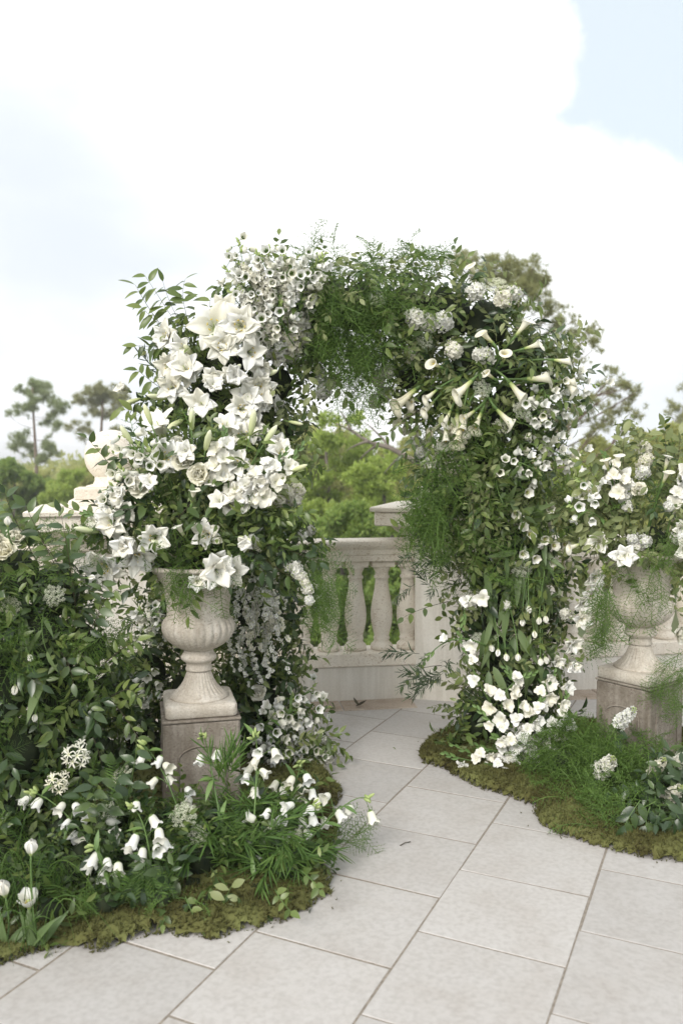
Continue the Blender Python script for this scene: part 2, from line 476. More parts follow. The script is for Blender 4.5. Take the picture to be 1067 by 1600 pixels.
M['bell'] = petalmat('bell_petal', [(0.0, (0.12, 0.20, 0.05)), (0.13, (0.20, 0.30, 0.09)), (0.17, (0.78, 0.80, 0.72)), (1.0, (0.88, 0.88, 0.87))], 0.18)
M['floret'] = petalmat('small_floret', [(0.0, (0.62, 0.68, 0.36)), (0.35, (0.82, 0.82, 0.77)), (1.0, (0.88, 0.88, 0.86))], 0.3)
M['lace'] = petalmat('lace_floret', [(0.0, (0.50, 0.58, 0.30)), (0.5, (0.76, 0.79, 0.66)), (1.0, (0.82, 0.83, 0.75))], 0.2)
M['bud'] = petalmat('green_bud', [(0.0, (0.22, 0.32, 0.09)), (1.0, (0.46, 0.54, 0.24))], 0.15)
M['bud2'] = petalmat('pale_lily_bud', [(0.0, (0.34, 0.44, 0.15)), (0.5, (0.62, 0.68, 0.40)), (1.0, (0.76, 0.78, 0.60))], 0.12)
M['yellow'] = leafmat('yellow_anther', [(0.55, 0.40, 0.05), (0.62, 0.48, 0.10)], 0.0, 0.7)
def mossmat():
    m, N, L, out = newmat('moss_olive')
    tc = N.new('ShaderNodeTexCoord')
    n1 = N.new('ShaderNodeTexNoise'); n1.inputs['Scale'].default_value = 5.5; n1.inputs['Detail'].default_value = 5
    L.new(tc.outputs['Object'], n1.inputs['Vector'])
    a = N.new('ShaderNodeMath'); a.operation = 'MULTIPLY_ADD'
    L.new(rnd(N, L), a.inputs[0]); a.inputs[1].default_value = 0.22; L.new(n1.outputs['Fac'], a.inputs[2])
    r = ramp(N, [(0.32, (0.040, 0.032, 0.014)), (0.45, (0.070, 0.064, 0.023)), (0.58, (0.100, 0.100, 0.034)), (0.80, (0.145, 0.155, 0.055))])
    L.new(a.outputs[0], r.inputs['Fac'])
    b = principled(N, 0.9, 0.15); L.new(r.outputs['Color'], b.inputs['Base Color'])
    L.new(b.outputs[0], out.inputs['Surface'])
    return m
M['moss'] = mossmat()
M['core'] = plainmat('dark_filler', (0.010, 0.018, 0.008), (0.03, 0.04, 0.015), 30)  # near-black green, the shade deep inside the foliage put into colour
M['bark'] = plainmat('grey_bark', (0.10, 0.085, 0.07), (0.22, 0.19, 0.16), 4)
M['pinebark'] = plainmat('pine_bark', (0.12, 0.085, 0.065), (0.22, 0.17, 0.13), 4)
M['pine1'] = leafmat('pine_needles', [(0.19, 0.245, 0.12), (0.25, 0.30, 0.145), (0.30, 0.34, 0.18)], 0.45, 0.6, 0.2)
M['pine2'] = leafmat('olive_pine_needles', [(0.22, 0.25, 0.11), (0.28, 0.30, 0.13), (0.33, 0.315, 0.16)], 0.45, 0.6, 0.2)
M['tree1'] = leafmat('spring_leaf', [(0.21, 0.29, 0.062), (0.285, 0.375, 0.085), (0.35, 0.43, 0.12)], 0.45, 0.5, 0.3)
M['tree2'] = leafmat('yellow_green_leaf', [(0.30, 0.325, 0.105), (0.385, 0.40, 0.145), (0.25, 0.29, 0.09)], 0.45, 0.5, 0.3)
M['tree3'] = leafmat('deep_green_leaf', [(0.13, 0.21, 0.05), (0.19, 0.275, 0.066), (0.25, 0.325, 0.088)], 0.4, 0.5, 0.3)
M['grass'] = plainmat('far_grass', (0.07, 0.10, 0.03), (0.14, 0.15, 0.06), 0.3)

# ================================================================== the setting
GROUND_Z = -6.0
def build_ground():
    n = 60
    xs = np.linspace(-1, 1, n + 1); xs = np.sign(xs) * np.abs(xs) ** 2.2 * 3000
    V = [(x, y + 1500 * 0, GROUND_Z + 0.4 * math.sin(x * 0.02) * math.cos(y * 0.013) if abs(x) < 400 else GROUND_Z) for y in xs for x in xs]
    g = obj('ground', mesh('ground', T(V, grid_faces(n, n)), M['grass']))
    tag(g, kind='structure')
build_ground()

PL, PR = Vector((-1.37, 4.98, 0)), Vector((0.715, 5.30, 0))          # the two pillars
END_L, END_R = Vector((-4.0, 3.75, 0)), Vector((3.9, 5.85, 0))
LINE = [END_L, PL, PR, END_R]
def wall_y(x):
    for a, b in zip(LINE[:-1], LINE[1:]):
        if a.x <= x <= b.x: return a.y + (b.y - a.y) * (x - a.x) / (b.x - a.x)
    return LINE[0].y if x < LINE[0].x else LINE[-1].y
DV, EV = Vector((0.4274, 0.9041, 0)), Vector((0.9041, -0.4274, 0))
TW, TL = 0.4575, 0.44
def build_pavement():
    pts = [Vector((-4.0, -1.5, 0)), Vector((3.9, -1.5, 0))] + [p + Vector((0, 0.16, 0)) for p in reversed(LINE)]
    V = [(p.x, p.y, -0.0022) for p in pts] + [(p.x, p.y, -0.4) for p in pts]
    n = len(pts)
    # convex enough: fan from a middle point
    V.append((0, 2.0, -0.0022)); V.append((0, 2.0, -0.4))
    F = []
    for i in range(n):
        j = (i + 1) % n
        F += [(2 * n, i, j), (2 * n + 1, n + j, n + i), (i, n + i, n + j), (i, n + j, j)]
    pv = obj('pavement', mesh('pavement', T(V, F), M['grout'], False))
    tag(pv, 'pale square stone pavers laid in running bond on the terrace', 'pavement', kind='structure')
    j = 0.0034
    ms = []
    for k in range(4):
        bx = box(-TW / 2 + j, TW / 2 - j, -TL / 2 + j, TL / 2 - j, -0.03, 0, 0.0014 + 0.0004 * k)
        v = bx.V.copy()
        v[:, 0] += rng.normal(0, 0.0012, len(v)); v[:, 1] += rng.normal(0, 0.0012, len(v))
        ms.append(mesh('paver', T(v, bx.F), M['tile'], False))
    for k in range(-14, 14):
        off = 0.193 if k % 2 else 0.412
        for q in range(-8, 22):
            u, v = -0.411 + (k + 0.5) * TW, off + (q + 0.5) * TL
            c = EV * u + DV * v
            if not (-3.7 < c.x < 3.6 and -0.8 < c.y < wall_y(c.x) - 0.12): continue
            Mx = Matrix((EV, DV, Vector((0, 0, 1)))).transposed().to_4x4()
            Mx = Matrix.Translation(c + Vector((0, 0, random.uniform(-0.0012, 0.0)))) @ Mx @ Matrix.Rotation(random.uniform(-0.002, 0.002), 4, 'X') @ Matrix.Rotation(random.choice((0, PI)), 4, 'Z')
            obj('paver', random.choice(ms), pv, Mx)
    # border course along the foot of the balustrade
    bm = [mesh('border_paver', box(-0.223, 0.223, -0.105, 0.105, -0.02, 0.0045, 0.004), M['border'], False)]
    for a, b in zip(LINE[:-1], LINE[1:]):
        d = (b - a).normalized(); nrm = Vector((d.y, -d.x, 0))
        L = (b - a).length
        for i in range(int(L / 0.452)):
            c = a + d * (0.226 + i * 0.452) + nrm * 0.20
            if abs(c.x) > 3.0: continue
            obj('border_paver', bm[0], pv, Matrix.Translation(c) @ Matrix.Rotation(math.atan2(d.y, d.x), 4, 'Z'))
    return pv
PAVE = build_pavement()

def extrude(prof, x0, x1):
    n = len(prof)
    V = [(x0, y, z) for y, z in prof] + [(x1, y, z) for y, z in prof]
    cy, cz = np.mean([p[0] for p in prof]), np.mean([p[1] for p in prof])
    V += [(x0, cy, cz), (x1, cy, cz)]
    F = []
    for i in range(n):
        j = (i + 1) % n
        F += [(i, j, n + j), (i, n + j, n + i), (2 * n, j, i), (2 * n + 1, n + i, n + j)]
    return T(V, F)
BAL_PROF = [(0.060, 0.300), (0.068, 0.303), (0.071, 0.318), (0.066, 0.334), (0.052, 0.346), (0.046, 0.358), (0.051, 0.366), (0.052, 0.374), (0.046, 0.382),
            (0.049, 0.402), (0.058, 0.435), (0.066, 0.475), (0.069, 0.520), (0.066, 0.565), (0.057, 0.620), (0.047, 0.675), (0.041, 0.725), (0.040, 0.748), (0.047, 0.752),
            (0.049, 0.760), (0.047, 0.768), (0.040, 0.772), (0.041, 0.790), (0.049, 0.806), (0.056, 0.820), (0.056, 0.826)]
BAL_ME = mesh('baluster', join([lathe([(r * 1.01, z) for r, z in BAL_PROF], 22), box(-0.0725, 0.0725, -0.06, 0.06, 0.826, 0.867, 0.003)]), M['coral'])
for p in BAL_ME.polygons:
    if p.index >= len(BAL_ME.polygons) - 44: p.use_smooth = False
RAIL = [(-0.085, 0.868), (-0.085, 0.905), (-0.092, 0.910), (-0.092, 0.940), (-0.102, 0.950), (-0.112, 0.965), (-0.115, 0.980), (-0.112, 0.992), (-0.10, 0.998), (0, 1.004),
        (0.10, 0.998), (0.112, 0.992), (0.115, 0.980), (0.112, 0.965), (0.102, 0.950), (0.092, 0.940), (0.092, 0.910), (0.085, 0.905), (0.085, 0.868)]
def balustrade(a, b, in_a, in_b, label):
    d = (b - a).normalized()
    a2, b2 = a + d * in_a, b - d * in_b
    c, L = (a2 + b2) / 2, (b2 - a2).length
    t = thing('balustrade', c, label, 'balustrade', rz=math.atan2(d.y, d.x))
    Mt = W[t]; h = L / 2
    obj('parapet_wall', mesh('parapet_wall', box(-h, h, -0.10, 0.10, -0.05, 0.215, 0.004), M['render'], False), t, Mt)
    nb = max(1, round(L / 0.9))
    for i in range(nb):
        x0, x1 = -h + L * i / nb, -h + L * (i + 1) / nb
        obj('base_rail', mesh('base_rail', box(x0 + 0.001, x1 - 0.001, -0.115, 0.115, 0.216, 0.300, 0.005), M['coral'], False), t, Mt)
    obj('top_rail', mesh('top_rail', extrude(RAIL, -h - 0.02, h + 0.02), M['coral'], False), t, Mt)
    n = max(2, round(L / 0.164))
    for i in range(n):
        x = -h + L * (i + 0.5) / n
        obj('baluster', BAL_ME, t, Mt @ Matrix.Translation((x, 0, 0)) @ Matrix.Rotation(random.choice((0, PI / 2, PI)) if False else (PI * (i % 2)), 4, 'Z'))
balustrade(PL, PR, 0.215, 0.215, 'cream coral stone balustrade seen through the opening of the floral arch')
balustrade(PR, END_R, 0.215, 0.0, 'cream stone balustrade behind the urn and planting at the right edge')
balustrade(END_L, PL, 0.0, 0.215, 'cream stone balustrade behind the dark greenery at the left edge')

def pillar(c, rz, label):
    t = thing('pillar', c, label, 'pillar', 'balustrade pillars with ball finials', rz)
    Mt = W[t]
    def sq(name, h, z0, z1, mat='coral', bv=0.006): obj(name, mesh(name, box(-h, h, -h, h, z0, z1, bv), M[mat], False), t, Mt)
    sq('shaft', 0.215, -0.05, 0.975, 'render', 0.012)
    sq('neck_moulding', 0.262, 0.975, 1.035)
    # splayed cove under the cap
    prof = [(0.285, 1.035), (0.300, 1.05), (0.330, 1.075), (0.345, 1.098)]
    V = []
    for h, z in prof: V += [(-h, -h, z), (h, -h, z), (h, h, z), (-h, h, z)]
    F = grid_faces(4, len(prof) - 1, True) + [(0, 2, 1), (0, 3, 2)]
    k = 4 * (len(prof) - 1); F += [(k, k + 1, k + 2), (k, k + 2, k + 3)]
    obj('cove_moulding', mesh('cove_moulding', T(V, F), M['coral'], False), t, Mt)
    sq('cap', 0.428, 1.098, 1.185)
    V = []
    for h, z in [(0.450, 1.185), (0.453, 1.205), (0.445, 1.212), (0.20, 1.232)]: V += [(-h, -h, z), (h, -h, z), (h, h, z), (-h, h, z)]
    F = grid_faces(4, 3, True) + [(0, 2, 1), (0, 3, 2), (12, 13, 14), (12, 14, 15)]
    obj('cap_slab', mesh('cap_slab', T(V, F), M['coral'], False), t, Mt)
    sq('finial_step', 0.235, 1.222, 1.262)
    sq('finial_block', 0.205, 1.262, 1.330)
    obj('finial_collar', mesh('finial_collar', lathe([(0.15, 1.330), (0.15, 1.340), (0.11, 1.350), (0.10, 1.372), (0.10, 1.40)], 28), M['coral']), t, Mt)
    pr = [(0.158 * math.sin(a), 1.515 - 0.158 * math.cos(a)) for a in np.linspace(0.05, PI - 0.001, 18)]
    obj('ball_finial', mesh('ball_finial', lathe(pr, 32), M['coral']), t, Mt)
pillar(PL, math.radians(14), 'cream stone pillar with ball finial behind the bouquet of the front urn')
pillar(PR, math.radians(-14), 'cream stone pillar half hidden behind the arch and its feathery fern')

# ------------------------------------------------------------------ urns on pedestals
def build_urn(c, z0, rz, label):
    t = thing('urn', Vector((c.x, c.y, z0)), label, 'urn', 'weathered stone urns', rz)
    Mt = W[t]
    s = 0.146
    V = []
    ring = []
    def rsq(h, r, z, n=5):
        out = []
        for cx, cy, a0 in ((h - r, h - r, 0), (-h + r, h - r, 90), (-h + r, -h + r, 180), (h - r, -h + r, 270)):
            for i in range(n):
                a = math.radians(a0 + 90 * i / (n - 1)); out.append((cx + r * math.cos(a), cy + r * math.sin(a), z))
        return out
    lay = [rsq(s - 0.006, 0.02, 0.0015), rsq(s, 0.024, 0.008), rsq(s, 0.024, 0.044), rsq(s - 0.004, 0.022, 0.052), rsq(s - 0.012, 0.018, 0.056)]
    for l in lay: V += l
    n = 20
    F = grid_faces(n, len(lay) - 1, True)
    V += [(0, 0, 0.0015), (0, 0, 0.057)]
    for i in range(n): F += [(len(V) - 2, (i + 1) % n, i), (len(V) - 1, (len(lay) - 1) * n + i, (len(lay) - 1) * n + (i + 1) % n)]
    obj('plinth', mesh('plinth', T(V, F), M['urn']), t, Mt)
    foot = [(0.122, 0.055), (0.122, 0.064), (0.112, 0.070), (0.104, 0.076), (0.090, 0.088), (0.076, 0.105), (0.064, 0.125), (0.056, 0.145), (0.050, 0.163), (0.048, 0.168)]
    def fl(i, a): return 1.0 + (0.05 * abs(math.sin(a * 14)) - 0.03 if 3 <= i <= 8 else 0)
    obj('foot', mesh('foot', lathe(foot, 168, fl), M['urn']), t, Mt)
    col = [(0.048, 0.168), (0.055, 0.170), (0.056, 0.176), (0.053, 0.184), (0.052, 0.196), (0.056, 0.204), (0.066, 0.210), (0.074, 0.219), (0.075, 0.228), (0.068, 0.238), (0.062, 0.246), (0.062, 0.262)]
    obj('stem', mesh('stem', lathe(col, 48), M['urn']), t, Mt)
    bel = [(0.062, 0.258), (0.085, 0.268), (0.108, 0.282), (0.128, 0.300), (0.144, 0.322), (0.152, 0.345), (0.151, 0.365), (0.143, 0.383), (0.134, 0.396)]
    def gd(i, a):
        q = (0, 0.6, 1, 1, 1, 1, 1, 0.8, 0.0)[i]
        return 1.0 + q * (0.055 * abs(math.sin(a * 13)) ** 0.7 - 0.042)
    up = [(0.134, 0.396), (0.131, 0.400), (0.130, 0.420), (0.131, 0.445), (0.135, 0.475), (0.142, 0.508), (0.153, 0.540), (0.168, 0.566), (0.184, 0.585), (0.192, 0.592),
          (0.194, 0.596), (0.203, 0.600), (0.206, 0.608), (0.203, 0.616), (0.194, 0.618), (0.180, 0.612), (0.160, 0.58), (0.14, 0.53)]
    bowl = obj('bowl', mesh('bowl', join([lathe(bel, 156, gd, False), lathe(up, 64, None, False)]), M['urn']), t, Mt)
    eggs = []
    eg = [(0.0001, -0.007), (0.0045, -0.005), (0.0065, 0.0), (0.0045, 0.006), (0.0001, 0.008)]
    e0 = lathe(eg, 6, None, False)
    for i in range(56):
        a = 2 * PI * i / 56
        eggs.append(e0.xf(Matrix.Translation((0.2035 * math.cos(a), 0.2035 * math.sin(a), 0.606))))
    tag(obj('rim_beads', mesh('rim_beads', join(eggs), M['urn']), bowl, Mt), kind='stuff')
    obj('soil', mesh('soil', lathe([(0.02, 0.545), (0.143, 0.548), (0.144, 0.55)], 32), M['soil']), t, Mt)
    return t
def build_pedestal(c, h, s, rz, label):
    t = thing('pedestal', Vector((c.x, c.y, 0)), label, 'pedestal', 'square brown pedestals', rz)
    Mt = W[t]
    obj('block', mesh('block', box(-s, s, -s, s, 0.012, h - 0.012, 0.008), M['pedestal'], False), t, Mt)
    obj('top_slab', mesh('top_slab', box(-s - 0.004, s + 0.004, -s - 0.004, s + 0.004, h - 0.012, h, 0.004), M['pedestal'], False), t, Mt)
    obj('foot_slab', mesh('foot_slab', box(-s - 0.003, s + 0.003, -s - 0.003, s + 0.003, 0.0, 0.012, 0.003), M['pedestal'], False), t, Mt)
    # shallow arched panel on each face
    for k in range(4):
        w, h0, h1 = s * 0.62, 0.05, h * 0.62
        arc = [(-w, h0)] + [(-w * math.cos(a), h1 + w * 0.55 * math.sin(a)) for a in np.linspace(0, PI, 13)] + [(w, h0)]
        path = [Vector((x, -s - 0.001, z)) for x, z in arc]
        obj('panel_moulding', mesh('panel_moulding', tube(path, 0.004, 5), M['pedestal']), t, Mt @ Matrix.Rotation(k * PI / 2, 4, 'Z'))
    return t
UL, UR = Vector((-0.602, 3.478, 0)), Vector((1.445, 3.99, 0))
PED_H = 0.427
build_pedestal(UL, PED_H, 0.155, math.radians(14), 'brown weathered pedestal carrying the front urn, bellflowers at its foot')
build_pedestal(UR, PED_H, 0.145, math.radians(38), 'brown pedestal partly covered by trailing fern at the right edge')
build_urn(UL, PED_H, math.radians(14), 'weathered fluted stone urn standing fully in view on its pedestal')
build_urn(UR, PED_H, math.radians(38), 'fluted stone urn cut by the right edge with fern spilling over it')

# ------------------------------------------------------------------ moss mats
def inside(poly, pts):
    x, y = pts[:, 0], pts[:, 1]; c = np.zeros(len(pts), bool)
    n = len(poly)
    for i in range(n):
        x0, y0 = poly[i]; x1, y1 = poly[(i + 1) % n]
        cond = ((y0 > y) != (y1 > y))
        with np.errstate(divide='ignore', invalid='ignore'):
            xi = (x1 - x0) * (y - y0) / (y1 - y0 + 1e-12) + x0
        c ^= cond & (x < xi)
    return c
def edge_dist(poly, pts):
    d = np.full(len(pts), 9.0); n = len(poly)
    for i in range(n):
        a = np.array(poly[i]); b = np.array(poly[(i + 1) % n]); ab = b - a
        u = np.clip(((pts - a) @ ab) / (ab @ ab + 1e-12), 0, 1)
        d = np.minimum(d, np.linalg.norm(pts - (a + u[:, None] * ab), axis=1))
    return d
def lump(x, y):
    return (np.sin(x * 9.1 + 1.3) * np.sin(y * 8.3 + 0.4) + 0.6 * np.sin(x * 21 + y * 13) * np.sin(y * 19 - x * 7) + 0.4 * np.sin(x * 47 + 2 * y) * np.sin(y * 43))
def moss(pix, label, ntuft):
    poly = [tuple(G(*p).xy) for p in pix]
    arr = np.array(poly)
    lo, hi = arr.min(0), arr.max(0)
    st = 0.02
    gx, gy = np.meshgrid(np.arange(lo[0], hi[0], st), np.arange(lo[1], hi[1], st))
    pts = np.stack([gx.ravel(), gy.ravel()], 1)
    def hgt(p):
        d = edge_dist(poly, p) * np.where(inside(poly, p), 1, -1) + 0.012 * lump(p[:, 0] * 0.9, p[:, 1] * 0.9) + 0.005 * lump(p[:, 0] * 5.3 + 2, p[:, 1] * 4.9)
        return d, np.clip(d * 0.9, 0, 0.028) + np.where(d > 0, 0.010 * (lump(p[:, 0], p[:, 1]) + 1.2) * np.clip(d / 0.05, 0, 1), 0) + 0.003
    d, h = hgt(pts)
    ny, nx = gx.shape
    ok = (d > -0.006).reshape(ny, nx)
    idx = np.arange(ny * nx).reshape(ny, nx)
    q = ok[:-1, :-1] & ok[1:, :-1] & ok[:-1, 1:] & ok[1:, 1:]
    a, b, c, e = idx[:-1, :-1][q], idx[:-1, 1:][q], idx[1:, 1:][q], idx[1:, :-1][q]
    F = np.concatenate([np.stack([a, b, c], 1), np.stack([a, c, e], 1)])
    used, inv = np.unique(F, return_inverse=True)
    V = np.column_stack([pts, h])[used]
    sheet = T(V, inv.reshape(-1, 3))
    # tufts
    tb = []
    for k in range(5):
        bl = []
        for i in range(7):
            a = random.uniform(0, 2 * PI); l = random.uniform(0.4, 1.0); s = random.uniform(0.3, 1.1)
            dx, dz = math.cos(a) * s, math.sin(a) * s
            px, pz = -math.sin(a) * 0.13, math.cos(a) * 0.13
            bl.append(T([(px, 0, pz), (-px, 0, -pz), (dx * l, l * 0.9, dz * l)], [(0, 1, 2)], [0, 0, 1]))
        tb.append(join(bl))
    c = rng.uniform(lo, hi, (ntuft * 3, 2))
    d, h = hgt(c)
    keep = (rng.random(len(c)) < np.where(d < -0.004, 0.02 * np.exp(np.minimum(d, 0) / 0.025), np.where(d < 0.25, 1.0, 0.25)))
    c, d, h = c[keep][:ntuft], d[keep][:ntuft], h[keep][:ntuft]
    n = len(c)
    y = np.column_stack([rng.normal(0, 0.5, n), rng.normal(0, 0.5, n), np.ones(n)])
    z = rng.normal(0, 1, (n, 3))
    me = many(tb, np.column_stack([c, np.where(d < 0, 0.001, h - 0.003)]), y, z, rng.uniform(0.008, 0.024, n) * np.where(d < 0, .5, 1), 'moss_tufts', M['moss'], False)
    o = obj('moss', me)
    tag(o, label, 'moss', kind='stuff')
    s2 = obj('moss_mat', mesh('moss_mat', sheet, M['moss']), o)
    tag(s2, kind='stuff')
moss([(-60, 1530), (0, 1508), (50, 1492), (110, 1476), (150, 1488), (210, 1468), (270, 1458), (330, 1468), (400, 1454), (440, 1440), (480, 1420), (512, 1396), (518, 1372), (500, 1350),
      (528, 1328), (532, 1300), (515, 1265), (534, 1238), (512, 1208), (470, 1192), (400, 1172), (250, 1172), (100, 1180), (-80, 1190)],
     'olive brown moss mat spread under the planting at the foot of the front urn', 26000)
moss([(654, 1176), (660, 1190), (690, 1200), (715, 1214), (750, 1234), (800, 1246), (842, 1262), (838, 1284), (870, 1304), (930, 1322), (980, 1336), (1067, 1348), (1150, 1360), (1230, 1260), (1100, 1150),
      (900, 1130), (700, 1142), (668, 1156)],
     'olive brown moss mat running from the arch to the right edge', 20000)

# ================================================================== plant pieces
def leaf_t(L, Wd, fold=0.25, bend=0.25, n=3, peak=0.42, wave=0.0):
    """one leaf along +Y, face up +Z"""
    V, t = [(0, 0, 0)], [0.0]
    for i in range(1, n):
        v = i / n
        w = (math.sin(PI * v ** (math.log(0.5) / math.log(peak)))) ** 0.85 * Wd / 2
        y, z = L * v, -bend * L * v * v + wave * L * math.sin(v * 9)
        V += [(-w, y, z + fold * w), (0, y, z), (w, y, z + fold * w)]; t += [v] * 3
    V.append((0, L * 0.995, -bend * L)); t.append(1.0)
    F = [(0, 2, 1), (0, 3, 2)]
    for i in range(n - 2):
        a = 1 + 3 * i; b = a + 3
        for q in (0, 1): F += [(a + q, a + q + 1, b + q + 1), (a + q, b + q + 1, b + q)]
    a = 1 + 3 * (n - 2); e = len(V) - 1
    F += [(a, a + 1, e), (a + 1, a + 2, e)]
    return T(V, F, t)
def sprig_t(L, leaves, ll, lw, curve=0.25, stem=0.0012, spread=55, smooth_n=3, whorl=False, peak=0.42):
    """a leafy stem along +Y"""
    pts = bez((0, 0, 0), (0, L * 0.55, L * curve * 0.5), (random.uniform(-.15, .15) * L, L, -L * curve), 5)
    out = [tube(pts, [stem * (1.2 - 0.8 * i / 5) for i in range(6)], 3, False)]
    for i in range(leaves):
        u = (0.12 + 0.88 * (i + random.uniform(-.2, .2)) / (leaves - 1))
        u = min(max(u, 0.05), 1.0)
        k = min(int(u * 5), 4); f = u * 5 - k
        p = pts[k].lerp(pts[k + 1], f); d = (pts[k + 1] - pts[k]).normalized()
        a = (i % 2) * PI + random.uniform(-.7, .7) if not whorl else random.uniform(0, 2 * PI)
        if i == leaves - 1: sp = 8
        else: sp = spread + random.uniform(-18, 14)
        side = Vector((math.cos(a), 0, math.sin(a)))
        side = (side - d * side.dot(d)).normalized()
        y = d * math.cos(math.radians(sp)) + side * math.sin(math.radians(sp)) + Vector((0, 0, -0.15))
        z = Vector((random.uniform(-.5, .5), random.uniform(-.4, .4), 1.0))
        s = random.uniform(0.7, 1.08) * (1 - 0.3 * max(0, u - 0.6))
        out.append(leaf_t(ll, lw, random.uniform(.15, .5), random.uniform(.05, .35), smooth_n, peak).xf(frame_y(p, y, z, s)))
    return join(out)
def plumosa_t(L=0.2, nb=15, nn=9, nl=0.013, nw=0.0032):
    """a feathery frond along +Y: fine needles on flat side branches"""
    V, F = [], []
    pts = bez((0, 0, 0), (0, L * 0.6, L * 0.12), (random.uniform(-.2, .2) * L, L, -L * 0.28), 6)
    def needle(p, d, l, w):
        d = d.normalized(); s = d.cross(Vector((random.uniform(-1, 1), random.uniform(-1, 1), random.uniform(-1, 1)))).normalized() * w * 0.5
        n = len(V); V.extend([tuple(p - s), tuple(p + s), tuple(p + d * l)]); F.append((n, n + 1, n + 2))
    for i in range(len(pts) - 1): 
        n = len(V); a, b = pts[i], pts[i + 1]; s = Vector((0.0014, 0, 0.0007))
        V.extend([tuple(a - s), tuple(a + s), tuple(b + s), tuple(b - s)]); F.extend([(n, n + 1, n + 2), (n, n + 2, n + 3)])
    for i in range(nb):
        u = 0.12 + 0.86 * i / (nb - 1); k = min(int(u * 6), 5); p = pts[k].lerp(pts[k + 1], u * 6 - k)
        d = (pts[k + 1] - pts[k]).normalized()
        sd = 1 if i % 2 else -1
        bl = L * 0.42 * (math.sin(PI * min(1, u * 0.75 + 0.2))) * random.uniform(.7, 1.15)
        bd = (Vector((sd, 0, random.uniform(-.35, .35))) + d * 0.65).normalized()
        n = len(V); s = Vector((0, 0.0010, 0.0008)); e = p + bd * bl
        V.extend([tuple(p - s), tuple(p + s), tuple(e)]); F.append((n, n + 1, n + 2))
        for j in range(nn):
            q = p + bd * bl * (j + 0.6) / nn
            a = random.uniform(0, 2 * PI)
            nd = (bd * 0.55 + Vector((math.cos(a), math.sin(a) * 0.8, math.sin(a) * 0.7)) * 0.75)
            needle(q, nd, nl * random.uniform(.7, 1.25), nw)
    return T(V, F)
def frond_t(L=0.28, pairs=18, ll=0.07, lw=0.010, droop=0.35, stem=0.0016):
    """a pinnate fern frond along +Y"""
    pts = bez((0, 0, 0), (0, L * 0.6, L * 0.18), (0, L, -L * droop), 8)
    out = [tube(pts, [stem * (1.2 - i / 9) for i in range(9)], 3, False)]
    for i in range(pairs):
        u = 0.1 + 0.9 * i / (pairs - 1); k = min(int(u * 8), 7); p = pts[k].lerp(pts[k + 1], u * 8 - k)
        d = (pts[k + 1] - pts[k]).normalized()
        s = max(0.25, math.sin(PI * (0.22 + 0.75 * u)))
        for sd in (-1, 1):
            y = Vector((sd, 0, random.uniform(-.15, .1))) + d * random.uniform(.5, .75)
            out.append(leaf_t(ll, lw, 0.2, random.uniform(.1, .35), 3, 0.35).xf(frame_y(p, y, Vector((0, -0.3, 1)), s)))
    return join(out)

TP = {}
TP['ruscus'] = [sprig_t(0.20, 9, 0.068, 0.028) for _ in range(5)]
TP['laurel'] = [sprig_t(0.17, 7, 0.085, 0.038, 0.2, 0.0018, 60) for _ in range(5)]
TP['grey'] = [sprig_t(0.19, 11, 0.050, 0.024, 0.3, 0.0012, 58, peak=0.55) for _ in range(5)]
TP['podo'] = [sprig_t(0.20, 30, 0.075, 0.0085, 0.15, 0.0015, 52, 3, True) for _ in range(4)]
TP['fern'] = [plumosa_t(0.19) for _ in range(5)]
TP['frond'] = [frond_t(0.26, 15, 0.075, 0.0095) for _ in range(4)]
TP['lin'] = [sprig_t(0.20, 20, 0.125, 0.0095, 0.35, 0.0016, 42, 4, True, 0.35) for _ in range(4)]
TP['lea'] = [frond_t(0.24, 24, 0.050, 0.0065, 0.2) for _ in range(3)]
FROND_ME = []
LEAF = {}
def leafset(key, mat, L, Wd, n=5, peak=0.42, kinds=4):
    LEAF[key] = [mesh('leaf', leaf_t(L, Wd, random.uniform(.12, .4), random.uniform(.05, .4), n, peak), M[mat]) for _ in range(kinds)]
FROND_ME += [mesh('frond', k, M['frond']) for k in TP['frond'] + [TP['podo'][0], TP['podo'][1]] + TP['lea'] + TP['lin']]
leafset('ruscus', 'ruscus', 0.074, 0.030)
leafset('laurel', 'laurel', 0.090, 0.042)
leafset('grey', 'grey', 0.052, 0.026, peak=0.55)
leafset('smilax', 'ruscus', 0.062, 0.034, peak=0.38)
leafset('tulip', 'tulipleaf', 0.22, 0.042, 8, 0.35)
leafset('blade', 'tulipleaf', 0.24, 0.020, 8, 0.35)

# ---- petals: they grow from the origin, outwards in +Y, +Z is the flower's axis
def petal_t(L, Wd, a0, a1, cup=0.3, ruf=0.0, nu=4, nv=6, pk=0.5, tip=1.0, pw=1.0, ph=0.0, back=0.0):
    V, t = [], []
    r, z = 0.0, 0.0
    k = math.log(0.5) / math.log(pk)
    for j in range(nv + 1):
        v = j / nv
        phi = math.radians(a0 + (a1 - a0) * v ** pw)
        if j:
            r += math.sin(phi) * L / nv; z += math.cos(phi) * L / nv
        w = (math.sin(PI * min(1, (v * 0.93 + 0.05)) ** k)) ** tip * Wd / 2 + 0.02 * Wd * (1 - v)
        for i in range(nu + 1):
            u = -1 + 2 * i / nu
            off = cup * (abs(u) ** 1.7) * w + ruf * Wd * math.sin(u * 5.2 + ph + v * 4) * (v ** 1.5) * abs(u)
            if abs(u) < 0.01: off -= back * w
            V.append((u * w, r - math.cos(phi) * off, z + math.sin(phi) * off)); t.append(v)
    return T(V, grid_faces(nu, nv), t)
